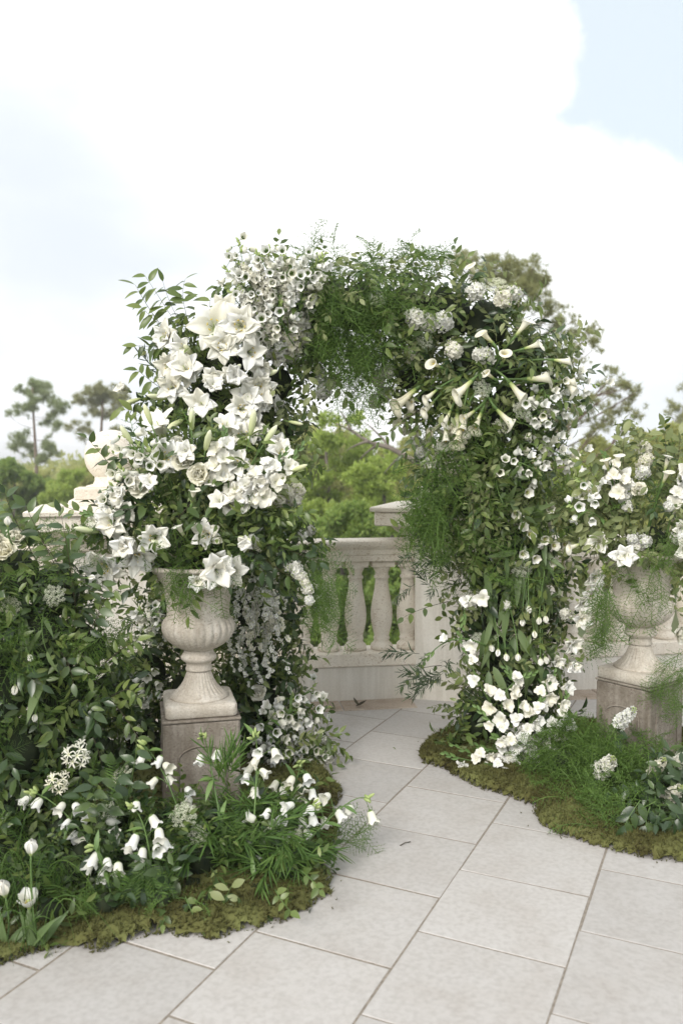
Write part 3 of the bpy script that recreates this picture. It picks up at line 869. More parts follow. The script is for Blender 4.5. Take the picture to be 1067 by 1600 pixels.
def ringp(pt, n, a=0.0, s=1.0, tilt=0.0, jit=0.08):
    out = []
    for i in range(n):
        out.append(pt().xf(Matrix.Rotation(a + 2 * PI * i / n + random.uniform(-jit, jit), 4, 'Z') @ Matrix.Rotation(random.uniform(-jit, jit), 4, 'X') @ Matrix.Scale(s * random.uniform(.93, 1.06), 4)))
    return out
R = random.uniform
def jit(v, s=0.25): return Vector(v) + Vector((R(-s, s), R(-s, s), R(-s, s)))
# lily (unit: petals about 0.1 m, flower 0.18 m across)
LILY_OUT = [mesh('petal', petal_t(0.115, 0.056, 16, R(80, 118), 0.20, 0.15, 6, 9, 0.55, 0.85, 1.5, R(0, 6), 0.1), M['white']) for _ in range(4)]
LILY_IN = [mesh('petal', petal_t(0.100, 0.048, 8, R(66, 120), 0.28, 0.22, 5, 8, 0.55, 0.9, 1.5, R(0, 6)), M['white']) for _ in range(4)]
LILY_CORE = [mesh('petal', petal_t(0.066, 0.036, 2, R(26, 86), 0.35, 0.25, 4, 6, 0.55, 0.9, 1.3, R(0, 6)), M['cream']) for _ in range(4)]
def lily_heart():
    out = [lathe([(0.002, -0.02), (0.006, -0.012), (0.009, 0.0), (0.010, 0.012), (0.004, 0.02)], 8).mat(0)]
    for i in range(6):
        a = i * PI / 3 + 0.3; e = Vector((math.cos(a) * 0.018, math.sin(a) * 0.018, 0.055))
        out.append(tube(bez((0, 0, 0.005), (0.004 * math.cos(a), 0.004 * math.sin(a), 0.04), e, 3), 0.0008, 3, False).mat(0))
        out.append(lathe([(0.0003, -0.005), (0.0018, -0.003), (0.0018, 0.003), (0.0003, 0.005)], 5).xf(frame(e, Vector((math.sin(a), -math.cos(a), 0.3)))).mat(1))
    out.append(tube([(0, 0, 0), (0.002, 0, 0.04), (0.003, 0, 0.07)], [0.0012, 0.001, 0.0022], 4).mat(0))
    return join(out)
LILY_HEART = mesh('lily', lily_heart(), [M['bud'], M['yellow']])
def gladiolus_floret():
    o = ringp(lambda: petal_t(0.066, 0.044, 14, R(70, 105), 0.22, 0.24, 6, 7, 0.62, 0.6, 1.4, R(0, 6)), 3)
    o += ringp(lambda: petal_t(0.060, 0.040, 12, R(50, 84), 0.25, 0.24, 6, 7, 0.62, 0.6, 1.4, R(0, 6)), 3, PI / 3)
    o.append(lathe([(0.0008, -0.022), (0.005, -0.012), (0.0065, 0.0), (0.004, 0.012)], 6))
    return join(o)
GLAD = [mesh('floret', gladiolus_floret(), M['white']) for _ in range(4)]
def bell_t(L=0.040, w=0.0155, n=25):
    prof = [(0.05, -0.10), (0.30, -0.06), (0.42, 0.02), (0.66, 0.10), (0.84, 0.25), (0.90, 0.45), (0.94, 0.66), (1.03, 0.82), (1.22, 0.94), (1.42, 1.0)]
    V, t = [], []
    ph = R(0, 6)
    for i, (r, z) in enumerate(prof):
        v = i / (len(prof) - 1)
        for j in range(n):
            a = 2 * PI * j / n
            c = math.cos(5 * a)
            q = r * w * (1 + (0.10 * c * max(0, v - 0.7) / 0.3) + 0.03 * math.sin(a * 2 + ph))
            V.append((q * math.cos(a), q * math.sin(a), z * L + (0.005 * c * max(0, v - 0.75) / 0.25))); t.append(max(0, (z + 0.1) / 1.1))
    k = T(V, grid_faces(n, len(prof) - 1, True), t)
    sep = []
    for i in range(5):                                     # green sepals
        l = leaf_t(0.017, 0.007, 0.3, -0.35, 3)
        a = i * 2 * PI / 5 + 0.6
        sep.append(T(l.V, l.F, l.t * 0.1).xf(Matrix.Rotation(a, 4, 'Z') @ Matrix.Translation((0, w * 0.3, -0.003)) @ Matrix.Rotation(math.radians(48), 4, 'X')))
    return join([k] + sep)
BELL = [mesh('bell', bell_t(R(.036, .043), R(.0145, .0175)), M['bell']) for _ in range(5)]
BUD = mesh('bud', lathe([(0.0005, -0.006), (0.004, -0.003), (0.0055, 0.004), (0.005, 0.012), (0.003, 0.019), (0.0005, 0.022)], 8), M['bud'])
def floret_t(s=0.012):
    return join(ringp(lambda: petal_t(s, s * 0.95, 25, R(80, 130), 0.3, 0.4, 3, 3, 0.65, 0.5, 1.0, R(0, 6)), 5, R(0, 2)))
FLORETS = [floret_t(0.012) for _ in range(5)]
def stock_t(L=0.14, r=0.034, n=34, bud=True, taper=0.45):
    """a spike of ruffled florets along +Z"""
    out = [tube([(0, 0, -0.05), (0, 0, L * 0.5), (0, 0, L)], [0.003, 0.0025, 0.0015], 5).mat(1)]
    for i in range(n):
        u = (i + 0.5) / n; a = i * 2.39996
        rr = r * (1 - taper * max(0, u - 0.35) / 0.65) * R(.8, 1.1)
        d = Vector((math.cos(a), math.sin(a), R(.1, .5)))
        p = Vector((math.cos(a) * rr * 0.75, math.sin(a) * rr * 0.75, L * u * 0.92))
        out.append(random.choice(FLORETS).xf(frame(p, d, R(0, 6), R(1.2, 1.9) * (1 - 0.3 * u))).mat(0))
        if random.random() < 0.6: out.append(random.choice(FLORETS).xf(frame(p * 0.85 + Vector((0, 0, 0.004)), d + Vector((0, 0, 0.6)), R(0, 6), R(.7, 1.0))).mat(0))
    if bud:
        b = lathe([(0.0005, -0.004), (0.0035, 0.0), (0.0035, 0.005), (0.0005, 0.008)], 5)
        for i in range(9):
            a = i * 2.4; u = i / 9
            out.append(b.xf(frame(Vector((math.cos(a) * 0.010 * (1 - u * .7), math.sin(a) * 0.010 * (1 - u * .7), L * (0.93 + 0.16 * u))), Vector((math.cos(a), math.sin(a), 1.2)), 0, 1.0 - 0.3 * u)).mat(1))
    return join(out)
STOCK = [mesh('stock_spike', stock_t(R(.12, .15), R(.034, .044), 38), [M['floret'], M['bud']]) for _ in range(4)]
LARK = [mesh('larkspur_spike', stock_t(R(.20, .24), R(.026, .032), 40, True, 0.7), [M['floret'], M['bud']]) for _ in range(3)]
def airy_t(L=0.22):
    out = []
    for k in range(4):
        e = Vector((R(-.05, .05), R(-.05, .05), L * R(.7, 1.0))); pts = bez((0, 0, 0), Vector((e.x * 1.4 + R(-.02, .02), e.y * 1.4 + R(-.02, .02), L * .5)), e, 6)
        out.append(tube(pts, 0.0009, 3, False).mat(1))
        for i in range(17):
            q = random.randint(1, 5); p = pts[q].lerp(pts[q + 1], R(0, 1)) + jit((0, 0, 0), .007)
            out.append(random.choice(FLORETS).xf(frame(p, jit((0, 0, 0), 1), R(0, 6), R(.55, .95))).mat(0))
    return join(out)
SPIREA = [mesh('spirea_spray', airy_t(), [M['floret'], M['stem']]) for _ in range(3)]
LILY_BUD = mesh('lily_bud', lathe([(0.002, -0.012), (0.006, -0.006), (0.0085, 0.006), (0.0105, 0.026), (0.011, 0.045), (0.008, 0.062), (0.0025, 0.074)], 9, lambda i, a: 1 + .10 * math.cos(3 * a)), M['bud2'])
def dome_t(r=0.05, n=40):
    """an uneven head of ruffled florets"""
    out = []
    ex = (R(.8, 1.25), R(.7, 1.1), R(.8, 1.4))
    lobes = [(unit(rng.normal(size=(1, 3)))[0], R(.1, .45)) for _ in range(5)]
    for i in range(n):
        z = 1 - (i + 0.5) / n * 1.35; a = i * 2.39996 + R(-.4, .4); q = math.sqrt(max(0, 1 - z * z))
        d = Vector((q * math.cos(a), q * math.sin(a), z))
        b = 1 + sum(h * max(0, d.dot(Vector(l)) - .55) / .45 for l, h in lobes)
        p = Vector((d.x * ex[0], d.y * ex[1], d.z * ex[2])) * r * 0.8 * b * R(.8, 1.1) - Vector((0, 0, r * 0.3))
        out.append(random.choice(FLORETS).xf(frame(p, d + jit((0, 0, 0), .5), R(0, 6), R(1.2, 2.1))).mat(0))
    bd = lathe([(0.0005, -0.004), (0.0035, 0.0), (0.0035, 0.005), (0.0005, 0.008)], 5)
    for i in range(7):
        d = Vector((R(-1, 1), R(-1, 1), R(.2, 1.5))).normalized()
        out.append(bd.xf(frame(d * r * R(1.0, 1.25), d, 0, R(.9, 1.5))).mat(1))
    out.append(tube([(0, 0, -0.12), (0, 0, -0.02), (0, 0, r * 0.4)], [0.003, 0.003, 0.01], 5).mat(1))
    return join(out)
HYD = [mesh('blossom_cluster', dome_t(R(.042, .052)), [M['floret'], M['bud']]) for _ in range(7)]
def lace_t(r=0.055, nu=21):
    out = []
    tiny = join([petal_t(0.0032, 0.003, 40, 95, 0.1, 0, 1, 1, 0.6, 0.5).xf(Matrix.Rotation(i * 2 * PI / 5, 4, 'Z')) for i in range(5)])
    for i in range(nu):
        u = math.sqrt((i + 0.4) / nu); a = i * 2.39996
        c = Vector((math.cos(a) * r * u, math.sin(a) * r * u, 0.028 * (1 - u * u)))
        out.append(tube(bez((0, 0, -0.05), c * 0.6 + Vector((0, 0, -0.03)), c, 3), 0.0006, 3, False).mat(1))
        d0 = Vector((c.x * 6, c.y * 6, 1)).normalized()
        for j in range(13):
            b = math.sqrt((j + 0.5) / 13) * 0.0115; q = j * 2.4
            p = c + Vector((math.cos(q) * b, math.sin(q) * b, 0.005 - 35 * b * b))
            out.append(tiny.xf(frame(p, d0 + Vector((math.cos(q), math.sin(q), 0)) * b * 40, R(0, 6), R(.8, 1.25))).mat(0))
    out.append(tube([(0, 0, -0.16), (0.004, 0, -0.1), (0, 0, -0.05)], 0.0016, 4).mat(1))
    return join(out)
LACE = [mesh('lace_umbel', lace_t(R(.05, .058)), [M['lace'], M['stem']]) for _ in range(3)]
TULIP_P = [mesh('petal', petal_t(0.060, 0.042, 58, R(-14, -4), 0.42, 0.06, 5, 7, 0.58, 0.6, 0.42, R(0, 6)), M['white']) for _ in range(3)]
TULIP_OPEN = [mesh('petal', petal_t(0.058, 0.040, 62, R(14, 30), 0.40, 0.08, 5, 7, 0.58, 0.6, 0.45, R(0, 6)), M['white']) for _ in range(3)]
TULIP_H = mesh('tulip_heart', join([lathe([(0.002, -0.006), (0.006, -0.003), (0.007, 0.002), (0.004, 0.022), (0.0055, 0.026), (0.001, 0.028)], 7).mat(0)] +
               [tube([(math.cos(a) * 0.004, math.sin(a) * 0.004, 0.004), (math.cos(a) * 0.009, math.sin(a) * 0.009, 0.022)], [0.0008, 0.0018], 4).mat(1) for a in np.linspace(0, 5.3, 6)]), [M['bud'], M['yellow']])
def rose_t():
    o = []
    for ring, (n, L, w, a0, a1) in enumerate([(3, .030, .030, 20, -28), (4, .036, .038, 36, -16), (5, .040, .046, 52, 0), (5, .044, .050, 66, 26), (6, .046, .052, 80, 62)]):
        o += ringp(lambda: petal_t(L * R(.9, 1.1), w, a0, a1 + R(-14, 14), 0.32, 0.13, 6, 6, 0.6, 0.45, 0.5, R(0, 6)), n, ring * 0.7, 1.0, 0, 0.12)
    o.append(lathe([(0.003, -0.012), (0.008, -0.004), (0.008, 0.002)], 7))
    return join(o)
ROSE = [mesh('rose', rose_t(), M['cream']) for _ in range(2)]
def spathe_t(L=0.105, n=26, nv=11):
    V, t = [], []
    for j in range(nv + 1):
        v = j / nv
        r = 0.0062 + 0.0085 * v + 0.0085 * max(0, (v - 0.5) / 0.5) ** 2.0
        for i in range(n + 1):
            a = (i / n - 0.5) * (2 * PI * 1.08)                  # the two edges overlap at the back of the roll
            tipf = math.cos(a / 2.16) ** 2
            ov = 1.0 + 0.12 * (i / n - 0.5)
            flare = 1 + 0.55 * max(0, (v - 0.7) / 0.3) ** 2 * tipf
            z = L * (v * (0.66 + 0.34 * tipf)) - 0.012 * max(0, (v - 0.8) / 0.2) ** 2 * (0.4 + tipf)
            q = r * ov * flare
            V.append((q * math.sin(a), q * math.cos(a), z)); t.append(v)
    return T(V, grid_faces(n, nv), t)
SPATHE = [mesh('spathe', spathe_t(R(.098, .112)), M['calla']) for _ in range(3)]
SPADIX = mesh('spadix', lathe([(0.002, 0.02), (0.0038, 0.03), (0.0038, 0.062), (0.001, 0.07)], 8), M['yellow'])
def spider_t():
    out = []
    for i in range(12):
        a = i * 2.4; u = math.sqrt((i + .5) / 12)
        d = Vector((math.cos(a) * u, math.sin(a) * u, 1.0 - 0.6 * u))
        p = d.normalized() * R(.035, .06)
        out.append(tube([(0, 0, 0), p * 0.5, p], 0.0011, 3, False).mat(1))
        fl = join(ringp(lambda: petal_t(0.036, 0.0072, 15, R(70, 140), 0.2, 0.6, 2, 8, 0.55, 0.6, 1.0, R(0, 6)), 6))
        out.append(fl.xf(frame(p, d, R(0, 6))).mat(0))
    out.append(tube([(0, 0, -0.2), (0.01, 0, -0.1), (0, 0, 0)], 0.003, 5).mat(1))
    return join(out)
SPIDER = [mesh('spider_bloom', spider_t(), [M['cream'], M['stem']]) for _ in range(2)]

# ------------------------------------------------------------------ putting flowers on a thing
def lily(parent, pos, axis, size=0.18, double=True, name='lily'):
    s = size / 0.18
    Mx = frame(pos, axis, R(0, 6), s)
    h = obj(name, LILY_HEART, parent, Mx)
    def ring(ms, n, a, tilt=0.0, sc=1.0):
        for i in range(n):
            obj('petal', random.choice(ms), h, Mx @ Matrix.Rotation(a + 2 * PI * i / n + R(-.1, .1), 4, 'Z') @ Matrix.Rotation(math.radians(tilt + R(-7, 7)), 4, 'X') @ Matrix.Scale(sc * R(.92, 1.05), 4))
    op = random.choice((0, 0, 4, 8, 14, 22, 34))
    ring(LILY_OUT, 3, 0, op); ring(LILY_OUT, 3, PI / 3, op * 1.1, 0.96)
    if double:
        ring(LILY_IN, 6, 0.3, 4 + op * .7); ring(LILY_CORE, 6, 0.8, op * .4)
    return h
def calla(parent, base, mouth, root, size=None):
    """spathe from its base to its mouth, the stem curving back to the root"""
    base, mouth, root = Vector(base), Vector(mouth), Vector(root)
    ax = mouth - base
    s = (size or max(ax.length, 0.07)) / 0.105
    st = bez(root, base - ax.normalized() * 0.12, base, 8)
    o = obj('calla_lily', mesh('calla_lily', tube(st, [0.0055] * 8 + [0.0075 * s], 7), M['stem']), parent)
    Mx = frame(base, ax, R(-0.8, 0.8) + PI, s)
    obj('spathe', random.choice(SPATHE), o, Mx); obj('spadix', SPADIX, o, Mx)
    return o
def bells_on(parent, path, n, u0=0.25, size=1.0, name='bellflower_stem', side=0.03, down=0.6, toward=0.7, buds=4, leaves=5):
    """a bellflower stem along a path with nodding bells"""
    path = [Vector(p) for p in path]
    st = [tube(path, [0.0032 * (1.15 - 0.75 * i / (len(path) - 1)) for i in range(len(path))], 5)]
    k = len(path) - 1
    def at(u):
        q = min(int(u * k), k - 1); return path[q].lerp(path[q + 1], u * k - q), (path[q + 1] - path[q]).normalized()
    items = []
    for i in range(n):
        u = u0 + (1 - u0) * (i + R(-.3, .3) + 0.5) / n; u = min(max(u, 0.02), 0.99)
        p, d = at(u)
        a = i * 2.4 + R(-.4, .4)
        o1 = d.orthogonal().normalized(); o2 = d.cross(o1)
        out = o1 * math.cos(a) + o2 * math.sin(a)
        ax = (out + Vector((0, -toward, 0)) + Vector((0, 0, -down)) + d * 0.2).normalized()
        b = p + out * side * R(.6, 1.2) + ax * 0.012
        st.append(tube(bez(p, p + out * side * 0.7, b - ax * 0.004, 3), 0.0013, 3, False))
        items.append((b, ax))
    for i in range(leaves):
        p, d = at(u0 * 0.3 + 0.7 * (i + 0.5) / leaves)
        st.append(leaf_t(R(.05, .075), R(.012, .018), 0.25, 0.3, 4).xf(frame_y(p, jit(d, .9), Vector((0, -.4, 1)))))
    o = obj(name, mesh(name, join(st), M['stem']), parent)
    for b, ax in items: obj('bell', random.choice(BELL), o, frame(b, ax, R(0, 6), size * R(.85, 1.1)))
    for i in range(buds):
        p, d = at(0.86 + 0.14 * i / max(1, buds)); obj('bud', BUD, o, frame(p + jit((0, 0, 0), .006), jit(d, .8), 0, R(.7, 1.1)))
    return o
def bell_plant(parent, root, bells, size=1.0, name='bellflower_stem', tip=None, leaves=6):
    """a stem that carries bells at given places"""
    root = Vector(root); bs = [Vector(b) for b in bells]
    c = sum(bs, Vector()) / len(bs)
    end = Vector(tip) if tip else max(bs, key=lambda b: (b - root).length) + Vector((0, 0, 0.03))
    path = bez(root, c + Vector((0, 0, 0.02)) + (c - (root + end) / 2) * 0.6, end, 10)
    st = [tube(path, [0.0036 * (1.15 - 0.75 * i / 10) for i in range(11)], 5)]
    it = []
    for b in bs:
        j = min(range(11), key=lambda i: (path[i] - b - Vector((0, 0, 0.012))).length)
        j = max(1, j - 1)
        p = path[j]
        ax = ((b - p) * 6 + Vector((R(-.35, .35), -0.55 + R(-.3, .3), -0.55 + R(-.45, .35)))).normalized()
        b0 = b - ax * 0.018
        st.append(tube(bez(p, (p + b0) / 2 + Vector((0, 0, 0.012)), b0, 4), 0.0015, 4, False)); it.append((b0, ax))
    for i in range(leaves):
        j = random.randint(1, 9)
        st.append(leaf_t(R(.05, .085), R(.013, .02), 0.25, 0.35, 4).xf(frame_y(path[j], jit(path[j + 1] - path[j], .05).normalized() * .4 + jit((0, -.2, .1), .9), Vector((0, -.4, 1)))))
    o = obj(name, mesh(name, join(st), M['stem']), parent)
    for b0, ax in it: obj('bell', random.choice(BELL), o, frame(b0, ax, R(0, 6), size * R(.88, 1.12)))
    for i in range(5): obj('bud', BUD, o, frame(path[10] + jit((0, 0, 0), .012), jit(path[10] - path[9], .01).normalized() + jit((0, 0, 0), .7), 0, R(.8, 1.3)))
    return o
def glad_spike(parent, path, n, u0=0.0, size=1.0, face=(0, -1, 0.1), green=5):
    path = [Vector(p) for p in path]; k = len(path) - 1
    st = [tube(path, [0.0048 * (1.1 - 0.7 * i / k) for i in range(k + 1)], 6)]
    o = None; it = []
    for i in range(n):
        u = u0 + (0.80 - u0) * (i + 0.4) / n; q = min(int(u * k), k - 1)
        p = path[q].lerp(path[q + 1], u * k - q); d = (path[q + 1] - path[q]).normalized()
        sd = d.cross(Vector(face)).normalized() * (1 if i % 2 else -1)
        ax = (Vector(face) + sd * R(.3, .8) + d * 0.45).normalized()
        it.append((p + ax * 0.022, ax, size * (1.1 - 0.35 * (i / max(1, n - 1)))))
        st.append(leaf_t(0.045, 0.014, 0.6, -0.1, 3).xf(frame_y(p, d + ax * 0.35, ax)))
    for i in range(green):
        u = 0.78 + 0.22 * i / green; q = min(int(u * k), k - 1)
        p = path[q].lerp(path[q + 1], u * k - q); d = (path[q + 1] - path[q]).normalized()
        sd = d.cross(Vector(face)).normalized() * (1 if i % 2 else -1)
        st.append(leaf_t(0.040 * (1.1 - 0.5 * i / green), 0.015, 0.9, -0.1, 3).xf(frame_y(p, d + sd * 0.35, Vector(face))))
    o = obj('gladiolus', mesh('gladiolus', join(st), M['stem']), parent)
    for p, ax, s in it: obj('floret', random.choice(GLAD), o, frame(p, ax, R(0, 6), s * R(.92, 1.08)))
    return o
def tulip(parent, head, axis, root, size=1.0, opened=False, leaf=0, name='tulip'):
    head, axis, root = Vector(head), Vector(axis).normalized(), Vector(root)
    st = bez(root, head - axis * 0.10, head, 8)
    o = obj(name, mesh(name, tube(st, 0.0032, 6), M['stem']), parent)
    Mx = frame(head, axis, R(0, 6), size)
    hh = obj('flower_heart', TULIP_H, o, Mx)
    ms = TULIP_OPEN if opened else TULIP_P
    for i in range(6):
        obj('petal', random.choice(ms), o, Mx @ Matrix.Rotation(i * PI / 3 + R(-.05, .05), 4, 'Z') @ Matrix.Scale(1.0 if i % 2 else 0.95, 4))
    for i in range(leaf):
        d = jit(axis * 0.6 + Vector((0, 0, .4)), .7)
        obj('leaf', random.choice(LEAF['tulip']), o, frame_y(st[random.randint(0, 3)], d, Vector((0, -1, .6)), R(.75, 1.1)))
    return o
def leafy(parent, path, key, n, size=1.0, mat='twig', spread=58, name='leaf_sprig', tipleaf=True, droop=0.25, r=0.0016):
    """a twig with every leaf a piece of its own"""
    path = [Vector(p) for p in path]; k = len(path) - 1
    o = obj(name, mesh(name, tube(path, [r * (1.25 - 0.8 * i / k) for i in range(k + 1)], 5), M[mat]), parent)
    for i in range(n):
        u = min(1.0, 0.10 + 0.90 * (i + R(-.25, .25)) / max(1, n - 1)); u = max(u, 0.03)
        q = min(int(u * k), k - 1); p = path[q].lerp(path[q + 1], u * k - q); d = (path[q + 1] - path[q]).normalized()
        side = d.cross(Vector((R(-.3, .3), -1, R(-.2, .5)))).normalized() * (1 if i % 2 else -1)
        sp = math.radians(10 if (i == n - 1 and tipleaf) else spread + R(-20, 18))
        y = d * math.cos(sp) + side * math.sin(sp) + Vector((0, R(-.35, .2), -droop))
        obj('leaf', random.choice(LEAF[key]), o, frame_y(p, y, Vector((R(-.5, .5), -0.8 + R(-.4, .4), 0.8 + R(-.5, .3))), size * R(.75, 1.1)))
    return o
def arc(a, b, bulge=(0, 0, 0.05), n=8):
    a, b = Vector(a), Vector(b); return bez(a, (a + b) / 2 + Vector(bulge) * 2, b, n)

# ------------------------------------------------------------------ masses of greenery: a union of balls
class Body:
    def __init__(s, balls):                 # (px, py, radius in photo pixels, distance)
        s.C = np.array([list(P(x, y, D)) for x, y, r, D in balls]); s.R = np.array([r * mpp(D) for x, y, r, D in balls])
    def hit(s, px, py, out=0.0):
        """point and outward direction where the line of sight meets the mass"""
        d = np.array(ray(px, py).normalized()); o = np.array(CAMP)
        oc = s.C - o; b = oc @ d; h2 = s.R ** 2 - (np.sum(oc * oc, 1) - b * b)
        if (h2 > 0).any():
            t = np.where(h2 > 0, b - np.sqrt(np.maximum(h2, 0)), 1e9); i = int(np.argmin(t)); p = o + d * t[i]
            n = p - s.C[i]
        else:
            i = int(np.argmax(h2 / s.R)); p = o + d * b[i]; n = p - s.C[i]
        n = n / np.linalg.norm(n)
        return Vector(p + n * out), Vector(n)
    def shell(s, n, rin=0.72, rout=1.02, sel=None, cut=0.86, zmin=0.02):
        w = s.R ** 2.0
        if sel is not None: w = w * np.asarray(sel, float)
        w = w / w.sum(); P_, N_, I_ = [], [], []
        tot = 0
        while tot < n:
            k = rng.choice(len(w), n * 2, p=w); d = unit(rng.normal(size=(n * 2, 3)))
            p = s.C[k] + d * (s.R[k] * rng.uniform(rin, rout, n * 2))[:, None]
            q = np.linalg.norm(p[:, None, :] - s.C[None], axis=2) / s.R[None]
            q[np.arange(len(k)), k] = 9
            ok = (q.min(1) > cut) & (p[:, 2] > zmin)
            P_.append(p[ok]); N_.append(d[ok]); I_.append(k[ok]); tot += ok.sum()
        return np.concatenate(P_)[:n], np.concatenate(N_)[:n], np.concatenate(I_)[:n]
def greens(parent, body, key, n, smin=0.8, smax=1.15, outw=0.6, droop=0.45, wild=0.8, sel=None, rin=0.55, rout=0.88, name=None, mat=None, cut=0.86):
    p, nrm, _ = body.shell(n, rin, rout, sel, cut)
    y = nrm * outw + rng.normal(0, wild, (n, 3)); y[:, 2] -= droop
    z = nrm + rng.normal(0, 0.45, (n, 3)) + np.array([0, -0.15, 0.35])
    me = many(TP[key], p, y, z, rng.uniform(smin, smax, n), name or key + '_foliage', M[mat or key])
    return tag(obj(name or key + '_foliage', me, parent), kind='stuff')
def core(parent, body, f=0.62):
    """dark filler balls added inside the foliage for its shaded depth, blocking gaps"""
    out = []
    u = [(0.0001, -1)] + [(math.sin(a), -math.cos(a)) for a in np.linspace(0.35, PI - 0.35, 7)] + [(0.0001, 1)]
    b = lathe(u, 12, None, False)
    for c, r in zip(body.C, body.R):
        v = b.V * (r * f) * (1 + 0.12 * np.sin(b.V[:, [1, 2, 0]] * 7 + c[0] * 5)) + c
        v[:, 2] = np.maximum(v[:, 2], 0.006)
        out.append(T(v, b.F))
    return tag(obj('dark_filler', mesh('dark_filler', join(out), M['core']), parent), kind='stuff')

# ================================================================== the floral arch
def aim(n, toward=0.8, up=0.0, j=0.25): return (Vector(n) + Vector((0, -toward, up)) + Vector((R(-j, j), R(-j, j), R(-j, j)))).normalized()
def trail(parent, paths, key='fern', per=26, s=(0.7, 1.1), name='fern_trail', width=0.03):
    """fronds hanging along paths, one piece of greenery"""
    p, y, z = [], [], []
    for path in paths:
        path = [Vector(q) for q in path]; k = len(path) - 1
        for i in range(per):
            u = R(0, 0.92); q = min(int(u * k), k - 1); c = path[q].lerp(path[q + 1], u * k - q); d = (path[q + 1] - path[q]).normalized()
            p.append(c + jit((0, 0, 0), width)); y.append(d * 1.1 + jit((0, 0, 0), .8)); z.append(jit((0, -1, .4), .5))
    n = len(p)
    me = many(TP[key], np.array([list(q) for q in p]), np.array([list(q) for q in y]), np.array([list(q) for q in z]), rng.uniform(*s, n), name, M[key])
    return tag(obj(name, me, parent), kind='stuff')

ARCH_B = [(455, 1165, 48, 4.08), (420, 1105, 58, 4.1), (405, 1030, 62, 4.1), (400, 950, 68, 4.12), (385, 870, 78, 4.14), (370, 790, 84, 4.15), (350, 710, 88, 4.15), (325, 640, 82, 4.15), (345, 565, 78, 4.16), (400, 505, 76, 4.16),
          (440, 455, 56, 4.16), (435, 600, 48, 4.16), (440, 680, 42, 4.14),
          (262, 960, 52, 4.2), (225, 1050, 66, 4.15), (205, 1130, 60, 4.05), (290, 1080, 56, 4.15), (350, 1140, 56, 4.1), (280, 640, 50, 4.2),
          (500, 480, 70, 4.18), (560, 482, 78, 4.18), (630, 488, 80, 4.2), (695, 492, 80, 4.2), (760, 505, 72, 4.2), (812, 560, 74, 4.22), (850, 610, 50, 4.22),
          (740, 580, 82, 4.18), (800, 640, 80, 4.22), (755, 690, 72, 4.2), (735, 770, 70, 4.2), (795, 760, 78, 4.25), (778, 850, 74, 4.25), (825, 850, 66, 4.28), (790, 940, 72, 4.25), (830, 955, 60, 4.28),
          (792, 1030, 74, 4.25), (792, 1110, 76, 4.22), (835, 1095, 52, 4.25), (745, 1130, 42, 4.2), (690, 790, 36, 4.2), (640, 590, 40, 4.2)]
ARCH = Body(ARCH_B)
arch = thing('floral_arch', G(610, 1180), 'tall garden arch of greenery and white flowers standing on the terrace', 'arch')
def asel(f): return [1.0 if f(x, y) else 0.0 for x, y, r, D in ARCH_B]
fr = [P(410, 1180, 4.12), P(400, 1000, 4.14), P(385, 800, 4.15), P(350, 640, 4.16), P(400, 510, 4.17), P(520, 485, 4.18), P(640, 490, 4.2), P(760, 520, 4.2), P(790, 640, 4.22), P(770, 800, 4.24), P(775, 1000, 4.25), P(780, 1185, 4.22)]
fr[0].z = 0.0; fr[-1].z = 0.0
obj('frame', mesh('frame', join([tube([p + Vector((dx, dy, 0)) for p in fr], 0.012, 6) for dx, dy in ((-.06, 0), (.06, 0), (0, .06))]), M['core']), arch)
core(arch, ARCH, 0.48)
leftleg = lambda x, y: x < 480
greens(arch, ARCH, 'ruscus', 1250, 0.75, 1.1, droop=0.5, sel=[.2 if (x, y) in ((440, 455), (400, 505)) else 1.0 for x, y, r, D in ARCH_B])
greens(arch, ARCH, 'grey', 160, 0.8, 1.1, droop=0.4, rout=.95)
greens(arch, ARCH, 'laurel', 360, 0.7, 1.0, droop=0.5, sel=[.1 if (x, y) in ((440, 455), (400, 505)) else 1.0 for x, y, r, D in ARCH_B])
greens(arch, ARCH, 'laurel', 130, 0.7, 1.0, sel=asel(lambda x, y: x < 480 and y > 850))
greens(arch, ARCH, 'grey', 260, 0.8, 1.15, sel=asel(lambda x, y: x > 480), rout=.95)
greens(arch, ARCH, 'grey', 110, 0.8, 1.15, sel=asel(lambda x, y: 420 < x < 520 and y > 440 or (x < 300 and y < 700)), rout=.98)
greens(arch, ARCH, 'fern', 240, 0.8, 1.2, sel=asel(lambda x, y: 480 < x < 660 and y < 520), rin=0.8, rout=1.0, droop=0.3, outw=0.9)
greens(arch, ARCH, 'fern', 230, 0.8, 1.2, sel=asel(lambda x, y: 660 < x < 780 and 660 < y < 1000), rin=0.8, rout=1.0, droop=0.4)
greens(arch, ARCH, 'fern', 60, 0.7, 1.0, sel=asel(lambda x, y: x < 480), droop=0.4)
greens(arch, ARCH, 'podo', 40, 0.7, .95, sel=asel(lambda x, y: x > 765 and y > 830), rin=0.6, rout=.9)
greens(arch, ARCH, 'podo', 40, 0.8, 1.1, sel=asel(lambda x, y: x < 480 and y > 600), rin=0.8, rout=1.0)
# fern trailing on the inner side of the far leg, and hanging under the crown
trail(arch, [arc(P(700, 690, 4.0), P(672, 850, 3.98), (-.05, 0, 0)), arc(P(720, 700, 3.95), P(690, 880, 3.95), (-.04, 0, 0)), arc(P(690, 730, 4.05), P(655, 830, 4.03), (-.03, 0, 0))], per=26, width=0.05)
trail(arch, [arc(P(520, 430, 3.93), P(540, 620, 3.98), (-.02, 0, 0)), arc(P(560, 430, 3.93), P(570, 640, 3.98)), arc(P(505, 440, 3.95), P(520, 570, 3.98)), arc(P(590, 440, 3.95), P(585, 560, 3.97))], per=40, width=0.045)

